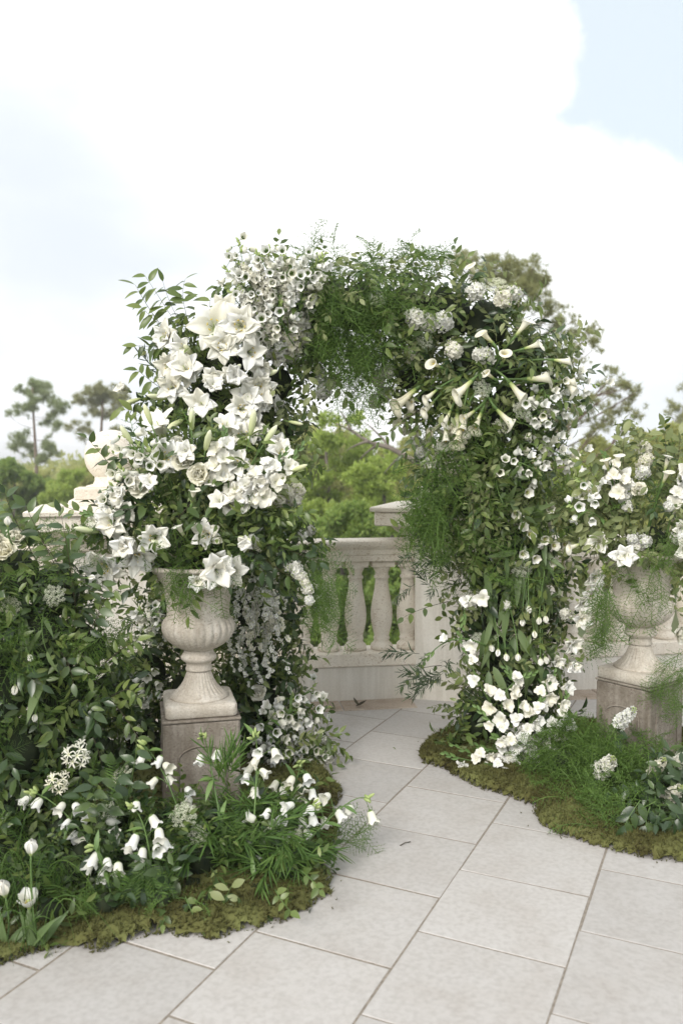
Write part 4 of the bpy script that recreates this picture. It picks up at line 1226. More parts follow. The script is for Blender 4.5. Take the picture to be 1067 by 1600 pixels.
# --- leafy twigs whose leaves stand clear of the mass
AR = lambda x, y, D: P(x, y, D)
leafy(arch, bez(AR(330, 590, 4.1), AR(285, 520, 3.98), AR(228, 432, 3.95), 9), 'ruscus', 19, 1.1, droop=0.6)
leafy(arch, bez(AR(320, 590, 4.1), AR(290, 540, 3.95), AR(207, 540, 3.9), 9), 'ruscus', 17, 1.1, droop=0.6)
leafy(arch, bez(AR(318, 560, 4.1), AR(275, 470, 4.0), AR(290, 436, 4.0), 9), 'ruscus', 16, 1.1, droop=0.6)
leafy(arch, bez(AR(270, 530, 4.0), AR(235, 490, 3.95), AR(212, 445, 3.9), 8), 'ruscus', 15, 1.1, droop=0.6)
leafy(arch, bez(AR(340, 560, 4.1), AR(320, 500, 4.0), AR(330, 465, 4.0), 7), 'ruscus', 12, 1.1, droop=0.6)
leafy(arch, bez(AR(300, 640, 4.1), AR(240, 600, 4.0), AR(215, 578, 4.0), 7), 'ruscus', 14, 1.1, droop=0.6)
leafy(arch, bez(AR(290, 680, 4.1), AR(235, 640, 4.0), AR(190, 640, 4.0), 7), 'ruscus', 15, 1.1, droop=0.6)
leafy(arch, bez(AR(330, 575, 4.1), AR(270, 500, 3.95), AR(255, 440, 3.92), 9), 'ruscus', 16, 1.05, droop=0.7)
leafy(arch, bez(AR(330, 580, 4.1), AR(260, 520, 3.95), AR(222, 480, 3.9), 9), 'ruscus', 16, 1.05, droop=0.7)
leafy(arch, bez(AR(320, 600, 4.1), AR(270, 560, 3.95), AR(240, 530, 3.9), 9), 'ruscus', 14, 1.0, droop=0.7)
leafy(arch, bez(AR(560, 450, 4.1), AR(580, 410, 4.0), AR(590, 392, 4.0), 6), 'ruscus', 7, 0.75)
leafy(arch, bez(AR(640, 430, 4.1), AR(650, 405, 4.0), AR(640, 392, 4.0), 6), 'ruscus', 7, 0.75)
leafy(arch, bez(AR(700, 430, 4.1), AR(722, 410, 4.0), AR(730, 402, 4.0), 6), 'ruscus', 7, 0.7)
leafy(arch, bez(AR(600, 440, 4.1), AR(600, 410, 4.0), AR(585, 396, 4.0), 6), 'ruscus', 6, 0.7)
leafy(arch, bez(AR(655, 640, 4.1), AR(630, 660, 4.0), AR(592, 690, 3.98), 8), 'ruscus', 13, 0.72, droop=0.5)
leafy(arch, bez(AR(660, 650, 4.1), AR(650, 690, 4.0), AR(622, 722, 3.98), 8), 'ruscus', 12, 0.72, droop=0.5)
leafy(arch, bez(AR(670, 660, 4.1), AR(680, 700, 4.0), AR(660, 730, 3.98), 8), 'ruscus', 10, 0.72, droop=0.5)
leafy(arch, bez(AR(450, 650, 4.1), AR(490, 670, 4.0), AR(500, 725, 3.98), 8), 'smilax', 12, 0.85, droop=0.4)
leafy(arch, bez(AR(440, 690, 4.1), AR(480, 700, 4.0), AR(478, 752, 3.98), 8), 'smilax', 10, 0.85, droop=0.4)
leafy(arch, bez(AR(480, 550, 4.1), AR(530, 600, 4.0), AR(545, 625, 4.0), 8), 'grey', 9, 1.25, droop=0.5)
leafy(arch, bez(AR(470, 560, 4.1), AR(490, 600, 4.0), AR(486, 640, 4.0), 8), 'grey', 8, 1.3, droop=0.5)
leafy(arch, bez(AR(700, 940, 4.1), AR(655, 950, 4.0), AR(630, 965, 3.98), 7), 'smilax', 6, 0.85, droop=0.5)
leafy(arch, bez(AR(690, 1040, 4.1), AR(640, 1040, 4.05), AR(628, 1075, 4.0), 7), 'smilax', 6, 0.7, droop=0.4)
leafy(arch, bez(AR(440, 940, 4.1), AR(480, 945, 3.95), AR(505, 960, 3.95), 7), 'smilax', 8, 0.75, droop=0.7)
leafy(arch, bez(AR(455, 1150, 4.0), AR(485, 1160, 3.9), AR(520, 1150, 3.9), 7), 'ruscus', 7, 0.62, droop=0.1)
leafy(arch, bez(AR(455, 1180, 4.0), AR(490, 1185, 3.9), AR(525, 1195, 3.9), 7), 'ruscus', 7, 0.62, droop=0.1)
for (x, y, D) in [(745, 760, 4.0), (755, 800, 3.98), (735, 790, 3.98), (770, 740, 4.0)]:
    leafy(arch, bez(P(x, y - 40, D + .05), P(x + 5, y - 10, D - .04), P(x + R(-15, 15), y + 55, D - .04), 7), 'grey', 9, R(.8, 1.0), droop=0.5)
for (x, y, x2, y2) in [(705, 900, 628, 868), (700, 925, 640, 912), (700, 890, 655, 862), (700, 1030, 632, 1022), (705, 1050, 640, 1058), (700, 1040, 650, 1085)]:
    pth = bez(P(x, y, 4.05), P((x + x2) / 2, (y + y2) / 2 - 8, 3.95), P(x2, y2, 3.95), 6)
    trail(arch, [pth], 'podo', 3, (0.6, .85), 'narrow_leaf_spray', 0.006)
# tulip foliage hanging on the far leg
for i in range(46):
    x, y = R(750, 860), R(860, 1050)
    p, n = ARCH.hit(x, y, 0.0)
    obj('leaf', random.choice(LEAF['tulip']), arch, frame_y(p, Vector((R(-.6, .6), R(-.5, -.1), -1)), n + Vector((R(-.8, .8), -.3, .2)), R(.5, 1.0)))
for i in range(12):
    x, y = R(790, 860), R(770, 880)
    p, n = ARCH.hit(x, y, 0.0)
    obj('leaf', random.choice(LEAF['tulip']), arch, frame_y(p, Vector((R(-.7, .9), -0.3, R(-.9, .5))), n + Vector((R(-.4, .4), -.4, .2)), R(.6, .9)))

# --- lilies
def al(x, y, d, double=True, out=0.03, up=-0.05, body=None, th=None, tow=0.9):
    p, n = (body or ARCH).hit(x, y, out)
    return lily(th or arch, p, aim(n, tow, up, .5), d * 1.2 * mpp(p.y), double)
for x, y, d in [(301, 596, 62), (352, 600, 66), (393, 602, 60), (320, 638, 66), (376, 628, 50), (383, 508, 66), (283, 536, 52), (416, 668, 56), (418, 695, 50), (392, 590, 46), (330, 612, 50), (405, 640, 44),
                (410, 560, 50), (425, 625, 44), (285, 570, 48), (345, 545, 56), (312, 578, 50), (365, 642, 52), (283, 612, 50), (340, 585, 50)]: al(x, y, d, True, .05)
for x, y, d in [(902, 938, 50), (886, 1000, 50), (884, 1040, 48), (920, 900, 50), (868, 1025, 40), (905, 965, 44), (880, 1070, 40), (915, 930, 44)]:
    lily(arch, P(x, y, 4.08), Vector((R(.0, .5), -1, R(-.5, .2))), d * mpp(4.08), True)
for x, y, d in [(338, 522, 76), (379, 552, 64), (300, 545, 50), (212, 615, 42), (360, 488, 52), (690, 712, 40)]: al(x, y, d, False)
for x, y, ax in [(310, 560, (-.3, -.8, .5)), (365, 575, (.4, -.9, .2)), (270, 625, (-.8, -.5, .1)), (345, 655, (.2, -.7, -.6)), (420, 590, (.7, -.6, .2)), (232, 628, (-.8, -.4, -.3)), (395, 545, (.5, -.8, .4)), (450, 665, (.9, -.4, -.2)), (290, 655, (-.5, -.7, -.4))]:
    p, n = ARCH.hit(x, y, 0.05); v = Vector(ax).normalized()
    bd = obj('lily_bud', LILY_BUD, arch, frame(p, v, R(0, 6), R(.9, 1.3)))
    obj('stem', mesh('stem', tube(bez(p + Vector((0, .15, 0)), p - v * .08, p - v * .01, 6), 0.0028, 5), M['stem']), bd)
# --- calla lilies fanning out of the shoulder
for bx, by, mx, my in [(646, 602, 617, 632), (672, 609, 641, 628), (693, 604, 665, 624), (737, 592, 709, 620), (680, 652, 665, 692), (688, 648, 693, 676), (711, 629, 695, 659), (741, 629, 725, 658), (749, 632, 741, 676),
                       (724, 656, 714, 690), (734, 656, 722, 687), (711, 668, 697, 702), (803, 552, 833, 542), (853, 562, 882, 566), (820, 585, 860, 595), (860, 588, 897, 594), (797, 607, 820, 630), (781, 640, 797, 664), (871, 597, 900, 618),
                       (763, 545, 759, 522), (640, 640, 626, 662), (795, 520, 830, 500), (660, 625, 632, 645), (668, 640, 648, 668), (700, 645, 682, 672), (718, 640, 706, 668), (728, 668, 712, 700), (690, 618, 664, 640)]:
    b, n = ARCH.hit(bx, by, 0.065)
    m = P(mx, my, b.y - 0.02)
    root = P(750 + R(-40, 40), 585 + R(-30, 30), 4.12)
    calla(arch, b, m + jit((0, 0, 0), .012), root, max(0.10, (m - b).length * R(1.0, 1.35)))
for x, y in [(740, 436), (691, 574), (768, 590), (782, 566)]:       # seen into the mouth
    b, n = ARCH.hit(x, y, 0.02)
    root = b + Vector((0, 0.2, -0.05)) if y < 500 else P(745, 590, 4.1)
    calla(arch, b, b + Vector((R(-.06, .03), -0.06, R(.01, .06))), root, R(.09, .115))
# --- stocks and blossom clusters
def cl(x, y, kind, s=1.0, body=None, th=None, axis=None, name=None, out=0.02, tow=0.8, up=0.15):
    p, n = (body or ARCH).hit(x, y, out)
    ms = {'stock': STOCK, 'hyd': HYD, 'lark': LARK, 'lace': LACE, 'rose': ROSE, 'spirea': SPIREA}[kind]
    nm = {'stock': 'stock_spike', 'hyd': 'blossom_cluster', 'lark': 'larkspur_spike', 'lace': 'lace_umbel', 'rose': 'rose', 'spirea': 'spirea_spray'}[kind]
    return obj(nm, random.choice(ms), th or arch, frame(p, axis if axis is not None else aim(n, tow, up), R(0, 6), s))
for x, y, s in [(648, 497, .95), (668, 503, 1.0), (690, 500, .95), (710, 549, .9), (752, 556, .85), (741, 458, .85), (785, 468, 1.0), (798, 462, .8), (640, 552, .7), (500, 610, .8), (513, 596, .7), (497, 590, .7),
                (430, 540, .95), (470, 505, .9), (455, 560, .8), (420, 515, .8), (437, 562, .7), (445, 528, .85), (468, 540, .7), (408, 470, .8), (445, 490, .9), (425, 470, .9), (460, 470, .8), (395, 490, .8), (480, 520, .7), (450, 545, .8), (415, 545, .7), (655, 690, .6), (640, 672, .6), (665, 706, .7), (595, 590, .8), (605, 612, .75), (592, 625, .7), (612, 580, .7),
                (790, 945, .55), (735, 940, .7), (850, 640, .6), (880, 960, .7)]: cl(x, y, 'hyd', s)
for bx, by, tx, ty in [(430, 560, 428, 470), (450, 540, 470, 450), (410, 540, 400, 450), (460, 520, 485, 470), (400, 520, 370, 440), (440, 500, 440, 420), (420, 480, 400, 400), (465, 480, 490, 420), (440, 470, 405, 385), (450, 470, 480, 395), (425, 480, 365, 400), (440, 480, 445, 395), (470, 500, 505, 430)]:
    b, n = ARCH.hit(bx, by, 0.05); t = P(tx, ty, b.y - 0.05)
    obj('larkspur_spike', random.choice(LARK), arch, frame(b, t - b, R(0, 6), max(0.9, (t - b).length / 0.24)))
for (x, y), (x2, y2), n in [((430, 520), (372, 372), 15), ((440, 510), (400, 392), 14), ((430, 520), (350, 418), 14), ((460, 500), (482, 392), 13), ((470, 490), (508, 396), 11), ((450, 500), (440, 395), 12), ((470, 500), (460, 420), 9), ((410, 520), (385, 430), 12), ((450, 500), (420, 385), 13), ((430, 500), (360, 395), 13), ((470, 480), (495, 410), 10), ((440, 480), (455, 405), 11), ((400, 510), (355, 450), 10), ((460, 540), (440, 470), 10), ((420, 545), (400, 490), 9)]:
    a = P(x, y, 3.95); b = P(x2, y2, 3.88)
    bells_on(arch, arc(a, b, (R(-.03, .03), -.03, 0.0)), n + 1, 0.15, R(.7, .9), 'bellflower_stem', 0.032, 0.35, R(-.1, .5), 7, 2)
# bells down the outer side of the shoulder
for (x, y), (x2, y2), n in [((820, 640), (905, 600), 8), ((815, 650), (890, 640), 8), ((800, 660), (862, 690), 9), ((810, 690), (885, 725), 8), ((780, 720), (840, 745), 8), ((790, 730), (905, 715), 7), ((760, 760), (800, 715), 6), ((850, 600), (845, 650), 6),
                            ((830, 600), (930, 605), 7), ((800, 620), (850, 660), 7)]:
    a, _ = ARCH.hit(x, y, -0.02); b, _ = ARCH.hit(x2, y2, 0.03)
    bells_on(arch, arc(a, b, (0, -.04, 0.02)), n, 0.2, 0.85, 'bellflower_stem', 0.03, 0.35, 0.9, 3, 3)
for x, y, s in [(666, 528, .75), (752, 606, .8), (775, 453, 1.0), (814, 640, .8), (779, 668, .7), (850, 690, .7), (812, 885, .9), (690, 715, .7), (750, 1000, .6), (590, 470, .6)]: cl(x, y, 'lace', s, up=0.3)
# tulips held against the far leg
for x, y, op in [(812, 824, 1), (822, 836, 1), (812, 864, 1), (828, 868, 1), (848, 842, 1), (860, 852, 1), (857, 872, 1), (841, 851, 0), (851, 788, 1), (820, 768, 1), (803, 797, 1), (875, 850, 1)]:
    p, n = ARCH.hit(x, y, 0.02)
    tulip(arch, p, aim(n, 1.2, -0.2, .4), p + Vector((R(-.02, .1), .12, R(.02, .12))), 0.8, bool(op))
for x, y in [(820, 945), (812, 962), (834, 960), (842, 958), (827, 978), (790, 1022), (806, 1022), (780, 1016), (836, 1028), (842, 1026), (770, 1010)]:
    p, n = ARCH.hit(x, y, 0.04)
    tulip(arch, p, Vector((R(-.3, .3), -0.35, -1)), p + Vector((R(-.05, .05), .03, .22)), 0.66)
# spirea and rose on the near leg
for x, y, x2, y2 in [(400, 870, 440, 960), (420, 900, 455, 1000), (380, 890, 400, 980), (415, 960, 445, 1050), (390, 960, 400, 1050), (395, 880, 418, 990), (405, 900, 430, 1010), (385, 930, 395, 1020), (410, 880, 440, 960), (390, 1000, 410, 1060), (240, 930, 235, 1010), (425, 950, 432, 1030), (370, 960, 385, 1040)]:
    b, n = ARCH.hit(x, y, 0.03); t = P(x2, y2, b.y - 0.03)
    b = b + Vector((0, -.05, 0)); t = t + Vector((0, -.05, 0))
    obj('spirea_spray', random.choice(SPIREA), arch, frame(b, t - b, R(0, 6), max(.9, (t - b).length / 0.22)))
cl(407, 1086, 'rose', 1.0)
cl(1052, 988, 'rose', 1.2)
for x, y, s in [(455, 880, .8), (462, 893, .85), (474, 903, .85), (482, 918, .8), (488, 934, .7), (488, 950, .6)]: cl(x, y, 'hyd', s * .8)
# bells at the foot of the near leg
for (x, y), (x2, y2), n in [((420, 1130), (500, 1105), 10), ((415, 1150), (480, 1075), 11), ((420, 1170), (470, 1130), 11), ((410, 1190), (500, 1165), 11), ((400, 1200), (455, 1225), 11), ((420, 1200), (490, 1205), 11), ((400, 1160), (430, 1110), 9), ((440, 1150), (450, 1090), 8),
                            ((410, 1130), (450, 1180), 10), ((430, 1180), (440, 1220), 9), ((420, 1195), (475, 1222), 11), ((420, 1180), (505, 1185), 11), ((400, 1195), (425, 1225), 9), ((440, 1190), (500, 1215), 9)]:
    a, _ = ARCH.hit(x, y, -0.02); b, _ = ARCH.hit(x2, y2, 0.06); b.z = max(b.z, 0.05)
    bells_on(arch, arc(a, b, (0, -.04, 0.02)), n, 0.15, 0.9, 'bellflower_stem', 0.035, 0.3, 0.9, 3, 6)
for (x, y), (x2, y2), n in [((250, 1000), (225, 950), 6), ((240, 1050), (235, 1090), 7), ((225, 960), (250, 960), 5), ((215, 1080), (205, 1140), 6), ((260, 930), (232, 985), 6), ((235, 1040), (228, 1060), 4)]:
    a, _ = ARCH.hit(x, y, -0.02); b, _ = ARCH.hit(x2, y2, 0.04)
    bells_on(arch, arc(a, b, (0, -.04, 0.02)), n, 0.15, 0.85, 'bellflower_stem', 0.03, 0.5, 0.8, 2, 4)
# gladioli spilling over the foot of the far leg
def glad_px(path, n, D, size=1.0, th=None, green=5, u0=0.0):
    pts = [P(x, y, D + dd) for x, y, dd in path]
    pts = [Vector((p.x, p.y, max(p.z, 0.03))) for p in pts]
    c = bez(pts[0], pts[1] * 2 - (pts[0] + pts[2]) / 2, pts[2], 12)
    return glad_spike(th or arch, c, n, u0, size, green=green)
for path, n in [(((775, 1110, 0), (745, 1060, -.05), (715, 985, -.02)), 5), (((790, 1180, -.05), (810, 1100, -.08), (785, 1040, -.03)), 7), (((820, 1190, -.05), (830, 1120, -.08), (870, 1045, -.02)), 8), (((850, 1150, 0), (800, 1175, -.1), (735, 1160, -.1)), 8),
                (((850, 1190, 0), (790, 1200, -.1), (700, 1160, -.12)), 9), (((870, 1170, 0), (800, 1150, -.12), (740, 1100, -.05)), 8), (((860, 1200, 0), (800, 1195, -.14), (760, 1195, -.16)), 7), (((800, 1150, 0), (850, 1140, -.06), (900, 1115, -.04)), 7),
                (((780, 1140, 0), (835, 1165, -.1), (885, 1160, -.1)), 7), (((800, 1180, 0), (830, 1130, -.1), (850, 1080, -.08)), 6), (((770, 940, 0), (735, 935, -.05), (722, 985, -.05)), 3), (((760, 1010, 0), (705, 1000, -.03), (660, 1038, -.02)), 2),
                (((790, 1130, -.02), (790, 1080, -.1), (840, 1050, -.06)), 6), (((840, 1185, 0), (800, 1160, -.14), (770, 1150, -.16)), 6), (((800, 1190, 0), (750, 1190, -.12), (690, 1175, -.14)), 6), (((870, 1190, 0), (880, 1140, -.08), (885, 1080, -.05)), 6), (((840, 1060, 0), (870, 1100, -.06), (900, 1150, -.08)), 5)]:
    glad_px(path, max(2, n - 1), 4.02, R(.78, .98))

# ================================================================== bouquet in the front urn
UB_B = [(300, 815, 66, 3.46), (235, 805, 56, 3.44), (375, 805, 62, 3.46), (320, 745, 62, 3.5), (250, 750, 46, 3.5), (390, 755, 48, 3.5), (428, 840, 44, 3.5), (195, 845, 34, 3.42), (320, 862, 50, 3.44), (455, 880, 28, 3.48)]
UB = Body(UB_B)
bq = thing('urn_bouquet', Vector((UL.x, UL.y, PED_H + 0.55)), 'overflowing white lily and gladiolus bouquet in the fully visible urn', 'bouquet')
core(bq, Body([(310, 850, 40, 3.47), (315, 810, 42, 3.48)]), 0.9)
greens(bq, UB, 'ruscus', 150, 0.7, 1.0, droop=0.0)
greens(bq, UB, 'laurel', 110, 0.65, 1.0, droop=0.1)
greens(bq, UB, 'fern', 90, 0.7, 1.1, droop=0.1)
greens(bq, UB, 'grey', 60, 0.7, 1.05, droop=0.0)
trail(bq, [arc(P(300, 880, 3.28), P(292, 955, 3.25)), arc(P(270, 885, 3.3), P(275, 930, 3.27)), arc(P(340, 885, 3.3), P(345, 920, 3.28))], per=13, s=(.5, .85), width=0.02)
trail(bq, [arc(P(470, 870, 3.42), P(508, 1000, 3.4), (.04, 0, .02)), arc(P(480, 860, 3.42), P(512, 960, 3.4), (.04, 0, .03)), arc(P(460, 880, 3.42), P(500, 960, 3.4), (.03, 0, .02))], per=20, s=(.5, .85), width=0.02)
ub = dict(body=UB, th=bq)
URN_ROOT = Vector((UL.x, UL.y, PED_H + 0.60))
for x, y, d in [(215, 838, 74), (178, 868, 70), (356, 853, 72), (330, 880, 74), (190, 812, 52), (389, 704, 64), (336, 828, 50), (243, 830, 60), (352, 885, 54), (298, 712, 46), (200, 775, 44), (312, 895, 46), (372, 735, 54), (425, 722, 46), (205, 858, 60), (385, 835, 48), (235, 770, 46)]: al(x, y, d, True, 0.03, 0.0, UB, bq)
for x, y, d in [(265, 692, 70), (352, 790, 52), (258, 724, 56), (160, 890, 44), (345, 690, 54)]: al(x, y, d, False, 0.03, 0.2, UB, bq)
for x, y, s in [(222, 768, 1.15), (314, 742, 1.1), (282, 700, .85), (291, 725, 1.0)]: cl(x, y, 'rose', s, UB, bq, up=0.3)
for x, y, s in [(445, 770, .9), (455, 778, .8), (432, 778, .8), (462, 765, .7), (479, 830, .6), (466, 836, .6), (392, 840, .6), (400, 848, .55)]: cl(x, y, 'hyd', s * .85, UB, bq)
for x0, y0, x1, y1, x2, y2, n in [(340, 830, 390, 770, 452, 700, 7), (330, 830, 345, 740, 352, 668, 6), (350, 830, 410, 770, 478, 690, 6), (345, 830, 380, 770, 420, 740, 5), (330, 830, 370, 790, 395, 745, 4), (250, 840, 190, 820, 128, 800, 5), (270, 840, 200, 790, 150, 860, 4)]:
    pts = [P(x0, y0, 3.42), P(x1, y1, 3.33), P(x2, y2, 3.35)]
    glad_spike(bq, bez(pts[0], pts[1] * 2 - (pts[0] + pts[2]) / 2, pts[2], 12), n, 0.35, R(.9, 1.1))
for x, y, tx, ty in [(300, 785, 304, 765), (345, 800, 356, 776), (290, 840, 278, 822), (232, 850, 262, 842)]:
    b = P(x, y, 3.3); calla(bq, b, P(tx, ty, 3.27), URN_ROOT, 0.085)
for x, y in [(357, 752), (256, 848), (366, 765)]:
    p = P(x, y, 3.3); tulip(bq, p, Vector((R(-.2, .2), -0.3, 1)), URN_ROOT, 0.6)
for i in range(16):
    p = P(R(285, 350), R(830, 850), 3.38)
    obj('leaf', random.choice(LEAF['blade' if i % 3 else 'tulip']), bq, frame_y(p, Vector((R(-.5, .5), R(-.5, -.1), 1)), Vector((R(-.4, .4), -1, .4)), R(.6, 1.0)))
for (x, y), (x2, y2), n in [((240, 800), (195, 668), 7), ((230, 800), (172, 760), 6), ((250, 790), (215, 690), 7), ((220, 810), (160, 790), 5), ((260, 780), (232, 700), 6), ((215, 800), (190, 730), 6)]:
    bells_on(bq, arc(P(x, y, 3.4), P(x2, y2, 3.33), (0, -.03, .02)), n, 0.3, 0.9, 'bellflower_stem', 0.035, 0.2, 0.7, 5, 5)
for pts in [((380, 820), (420, 770), (462, 740)), ((370, 800), (390, 740), (412, 680)), ((350, 790), (350, 720), (330, 660)), ((300, 790), (300, 730), (300, 668)), ((280, 800), (270, 750), (236, 735)), ((400, 830), (440, 810), (485, 800))]:
    leafy(bq, bez(*[P(x, y, d) for (x, y), d in zip(pts, (3.42, 3.31, 3.28))], 8), random.choice(('smilax', 'ruscus', 'grey')), 9, 0.8, droop=0.1, mat='stem')
for x, y, ax in [(236, 660, (-.3, -.3, 1)), (300, 668, (.1, -.4, 1)), (322, 700, (.3, -.6, .8)), (415, 690, (.6, -.3, .8)), (458, 735, (1, -.3, .4)), (150, 830, (-1, -.4, .2)), (255, 850, (-.3, -1, .2)), (375, 840, (.6, -.8, -.1)), (205, 690, (-.5, -.4, .9)), (392, 675, (.2, -.3, 1))]:
    p = P(x, y, 3.29); v = Vector(ax).normalized()
    bd = obj('lily_bud', LILY_BUD, bq, frame(p, v, R(0, 6), R(.8, 1.25)))
    obj('stem', mesh('stem', tube(bez(URN_ROOT, p - v * .12, p - v * .01, 7), 0.0028, 5), M['stem']), bd)
leafy(bq, bez(P(230, 800, 3.42), P(170, 720, 3.35), P(135, 683, 3.33), 8), 'smilax', 9, 0.8, droop=0.1)
leafy(bq, bez(P(200, 830, 3.42), P(140, 800, 3.35), P(92, 790, 3.33), 8), 'smilax', 12, 0.8, droop=0.2)
leafy(bq, bez(P(220, 830, 3.42), P(160, 850, 3.3), P(100, 840, 3.3), 8), 'smilax', 11, 0.8, droop=0.3)
leafy(bq, bez(P(400, 850, 3.42), P(440, 850, 3.35), P(500, 880, 3.35), 8), 'laurel', 9, 0.7, droop=0.3)
leafy(bq, bez(P(380, 850, 3.42), P(420, 880, 3.35), P(460, 905, 3.35), 8), 'laurel', 9, 0.65, droop=0.3)
leafy(bq, bez(P(380, 850, 3.42), P(400, 870, 3.32), P(415, 900, 3.32), 8), 'laurel', 7, 0.7, droop=0.3)
leafy(bq, bez(P(340, 870, 3.4), P(350, 880, 3.25), P(358, 915, 3.24), 6), 'laurel', 5, 0.5, droop=0.5)
leafy(bq, bez(P(250, 840, 3.42), P(290, 800, 3.28), P(310, 770, 3.27), 6), 'laurel', 6, 0.75, droop=0.0)
for x, y, s in [(458, 886, .9), (470, 900, .9), (480, 920, .85), (484, 938, .7), (463, 893, .8), (476, 910, .8)]:
    obj('blossom_cluster', random.choice(HYD), bq, frame(P(x, y, 3.36), (R(-.3, .5), -1, -.1), R(0, 6), s * .62))

# ================================================================== bouquet in the urn at the right edge
VB_B = [(1010, 805, 62, 3.97), (945, 805, 44, 3.97), (1065, 785, 66, 3.98), (1045, 858, 46, 3.95), (968, 858, 30, 3.92), (1110, 830, 66, 3.98), (1000, 745, 38, 4.0), (1065, 725, 44, 4.0), (900, 810, 26, 3.97)]
VB = Body(VB_B)
bq2 = thing('urn_bouquet', Vector((UR.x, UR.y, PED_H + 0.55)), 'white and pale green bouquet in the urn at the right edge', 'bouquet')
core(bq2, Body([(1012, 870, 30, 3.99), (1018, 845, 26, 3.99)]), 0.8)
greens(bq2, VB, 'grey', 190, 0.8, 1.25, droop=0.0, rout=1.0)
greens(bq2, VB, 'ruscus', 60, 0.7, 1.0, droop=0.0)
greens(bq2, VB, 'fern', 50, 0.7, 1.0, droop=0.1)
greens(bq2, VB, 'laurel', 30, 0.6, 0.9, droop=0.0)
trail(bq2, [arc(P(1030, 800, 3.72), P(1000, 950, 3.72), (.02, -.03, 0)), arc(P(1020, 810, 3.72), P(1020, 930, 3.72), (0, -.03, 0)), arc(P(1050, 810, 3.72), P(1040, 900, 3.72)), arc(P(1000, 890, 3.76), P(985, 960, 3.74)), arc(P(1040, 890, 3.76), P(1020, 960, 3.74))], per=6, s=(.6, .95), width=0.03)
trail(bq2, [arc(P(950, 900, 3.8), P(935, 1000, 3.78)), arc(P(935, 960, 3.8), P(940, 1010, 3.78))], per=20, s=(.6, 1.0), width=0.04)
for x, y, d in [(947, 756, 50), (980, 748, 48), (948, 850, 52), (972, 864, 48), (1060, 860, 54), (1062, 752, 50), (1050, 820, 40), (925, 780, 36)]: al(x, y, d, True, 0.03, 0.1, VB, bq2)
for x, y, s in [(1006, 705, .8), (1008, 722, .8), (1003, 738, .75), (970, 780, .7), (975, 792, .6), (960, 772, .55), (1041, 793, .55), (995, 850, .85), (1008, 842, .75), (985, 845, .7), (1060, 840, .8)]: cl(x, y, 'hyd', s * .85, VB, bq2)
cl(999, 771, 'rose', 0.9, VB, bq2, up=0.5)
VROOT = Vector((UR.x, UR.y, PED_H + 0.62))
for x, y, tx, ty in [(1038, 735, 1046, 703), (1035, 755, 1044, 735), (905, 850, 876, 862), (950, 735, 944, 712), (962, 730, 966, 712)]:
    b = P(x, y, 3.84); calla(bq2, b, P(tx, ty, 3.80), VROOT, 0.09)
for x0, y0, x1, y1, x2, y2, n in [(1040, 840, 1055, 780, 1075, 720, 6), (980, 820, 965, 760, 940, 705, 4)]:
    pts = [P(x0, y0, 3.9), P(x1, y1, 3.84), P(x2, y2, 3.84)]
    glad_spike(bq2, bez(pts[0], pts[1] * 2 - (pts[0] + pts[2]) / 2, pts[2], 12), n, 0.35, 0.85)
for pts in [((980, 790), (970, 720), (975, 678)), ((960, 800), (930, 740), (905, 715)), ((950, 810), (915, 780), (900, 745)), ((950, 820), (925, 810), (915, 835)), ((1040, 780), (1045, 720), (1035, 668)), ((1050, 780), (1060, 720), (1062, 680)), ((970, 800), (940, 780), (918, 770)), ((960, 820), (930, 830), (905, 815))]:
    leafy(bq2, bez(*[P(x, y, d) for (x, y), d in zip(pts, (3.93, 3.85, 3.84))], 8), 'grey', 10, 1.25, droop=0.1)
for (x, y), (x2, y2), n in [((960, 810), (895, 745), 5), ((950, 820), (885, 790), 5)]:
    bells_on(bq2, arc(P(x, y, 3.9), P(x2, y2, 3.84), (0, -.03, .02)), n, 0.4, 0.9, 'bellflower_stem', 0.03, 0.2, 0.7, 4, 4)
tf = thing('trailing_fern', Vector((UR.x + 0.05, UR.y - 0.12, PED_H)), 'feathery fern tucked round the foot of the urn at the right edge', 'fern')
trail(tf, [arc(P(1066, 1020, 3.75), P(1052, 1100, 3.70), (0, -.02, .02)), arc(P(1080, 1010, 3.75), P(1065, 1090, 3.7)), arc(P(1056, 1045, 3.75), P(1030, 1085, 3.70)), arc(P(1070, 1050, 3.72), P(1052, 1130, 3.68)), arc(P(1090, 1040, 3.72), P(1075, 1130, 3.68))], per=12, s=(.5, .8), name='fern_fronds', width=0.035)

# ================================================================== bank of greenery at the left edge
LB_B = [(20, 905, 66, 3.12), (85, 925, 56, 3.18), (60, 1000, 74, 3.12), (130, 1010, 50, 3.25), (0, 1080, 80, 3.05), (100, 1090, 70, 3.18), (165, 1085, 44, 3.35), (20, 1180, 70, 3.0), (105, 1185, 60, 3.1), (-70, 980, 90, 3.0), (-80, 1130, 100, 2.95), (150, 1170, 40, 3.25), (40, 1250, 55, 2.95), (-60, 870, 60, 3.05)]
LB = Body(LB_B)
bank = thing('flower_bank', G(40, 1330), 'tall dark bank of fern and glossy leaves at the left edge', 'flower bank')
core(bank, LB, 0.66)
greens(bank, LB, 'ruscus', 250, 0.7, 1.0, droop=0.5)
greens(bank, LB, 'laurel', 330, 0.6, 0.95, droop=0.5)
greens(bank, LB, 'fern', 330, 0.7, 1.1, droop=0.3, sel=[1 if y < 1020 else .15 for x, y, r, D in LB_B], rout=.98)
greens(bank, LB, 'frond', 40, 0.6, 0.9, droop=0.4)
lb = dict(body=LB, th=bank)
for x, y, s in [(7, 838, 1.1), (23, 850, .95), (11, 868, 1.05), (-14, 855, 1.1)]: cl(x, y, 'rose', s, LB, bank, up=0.3)
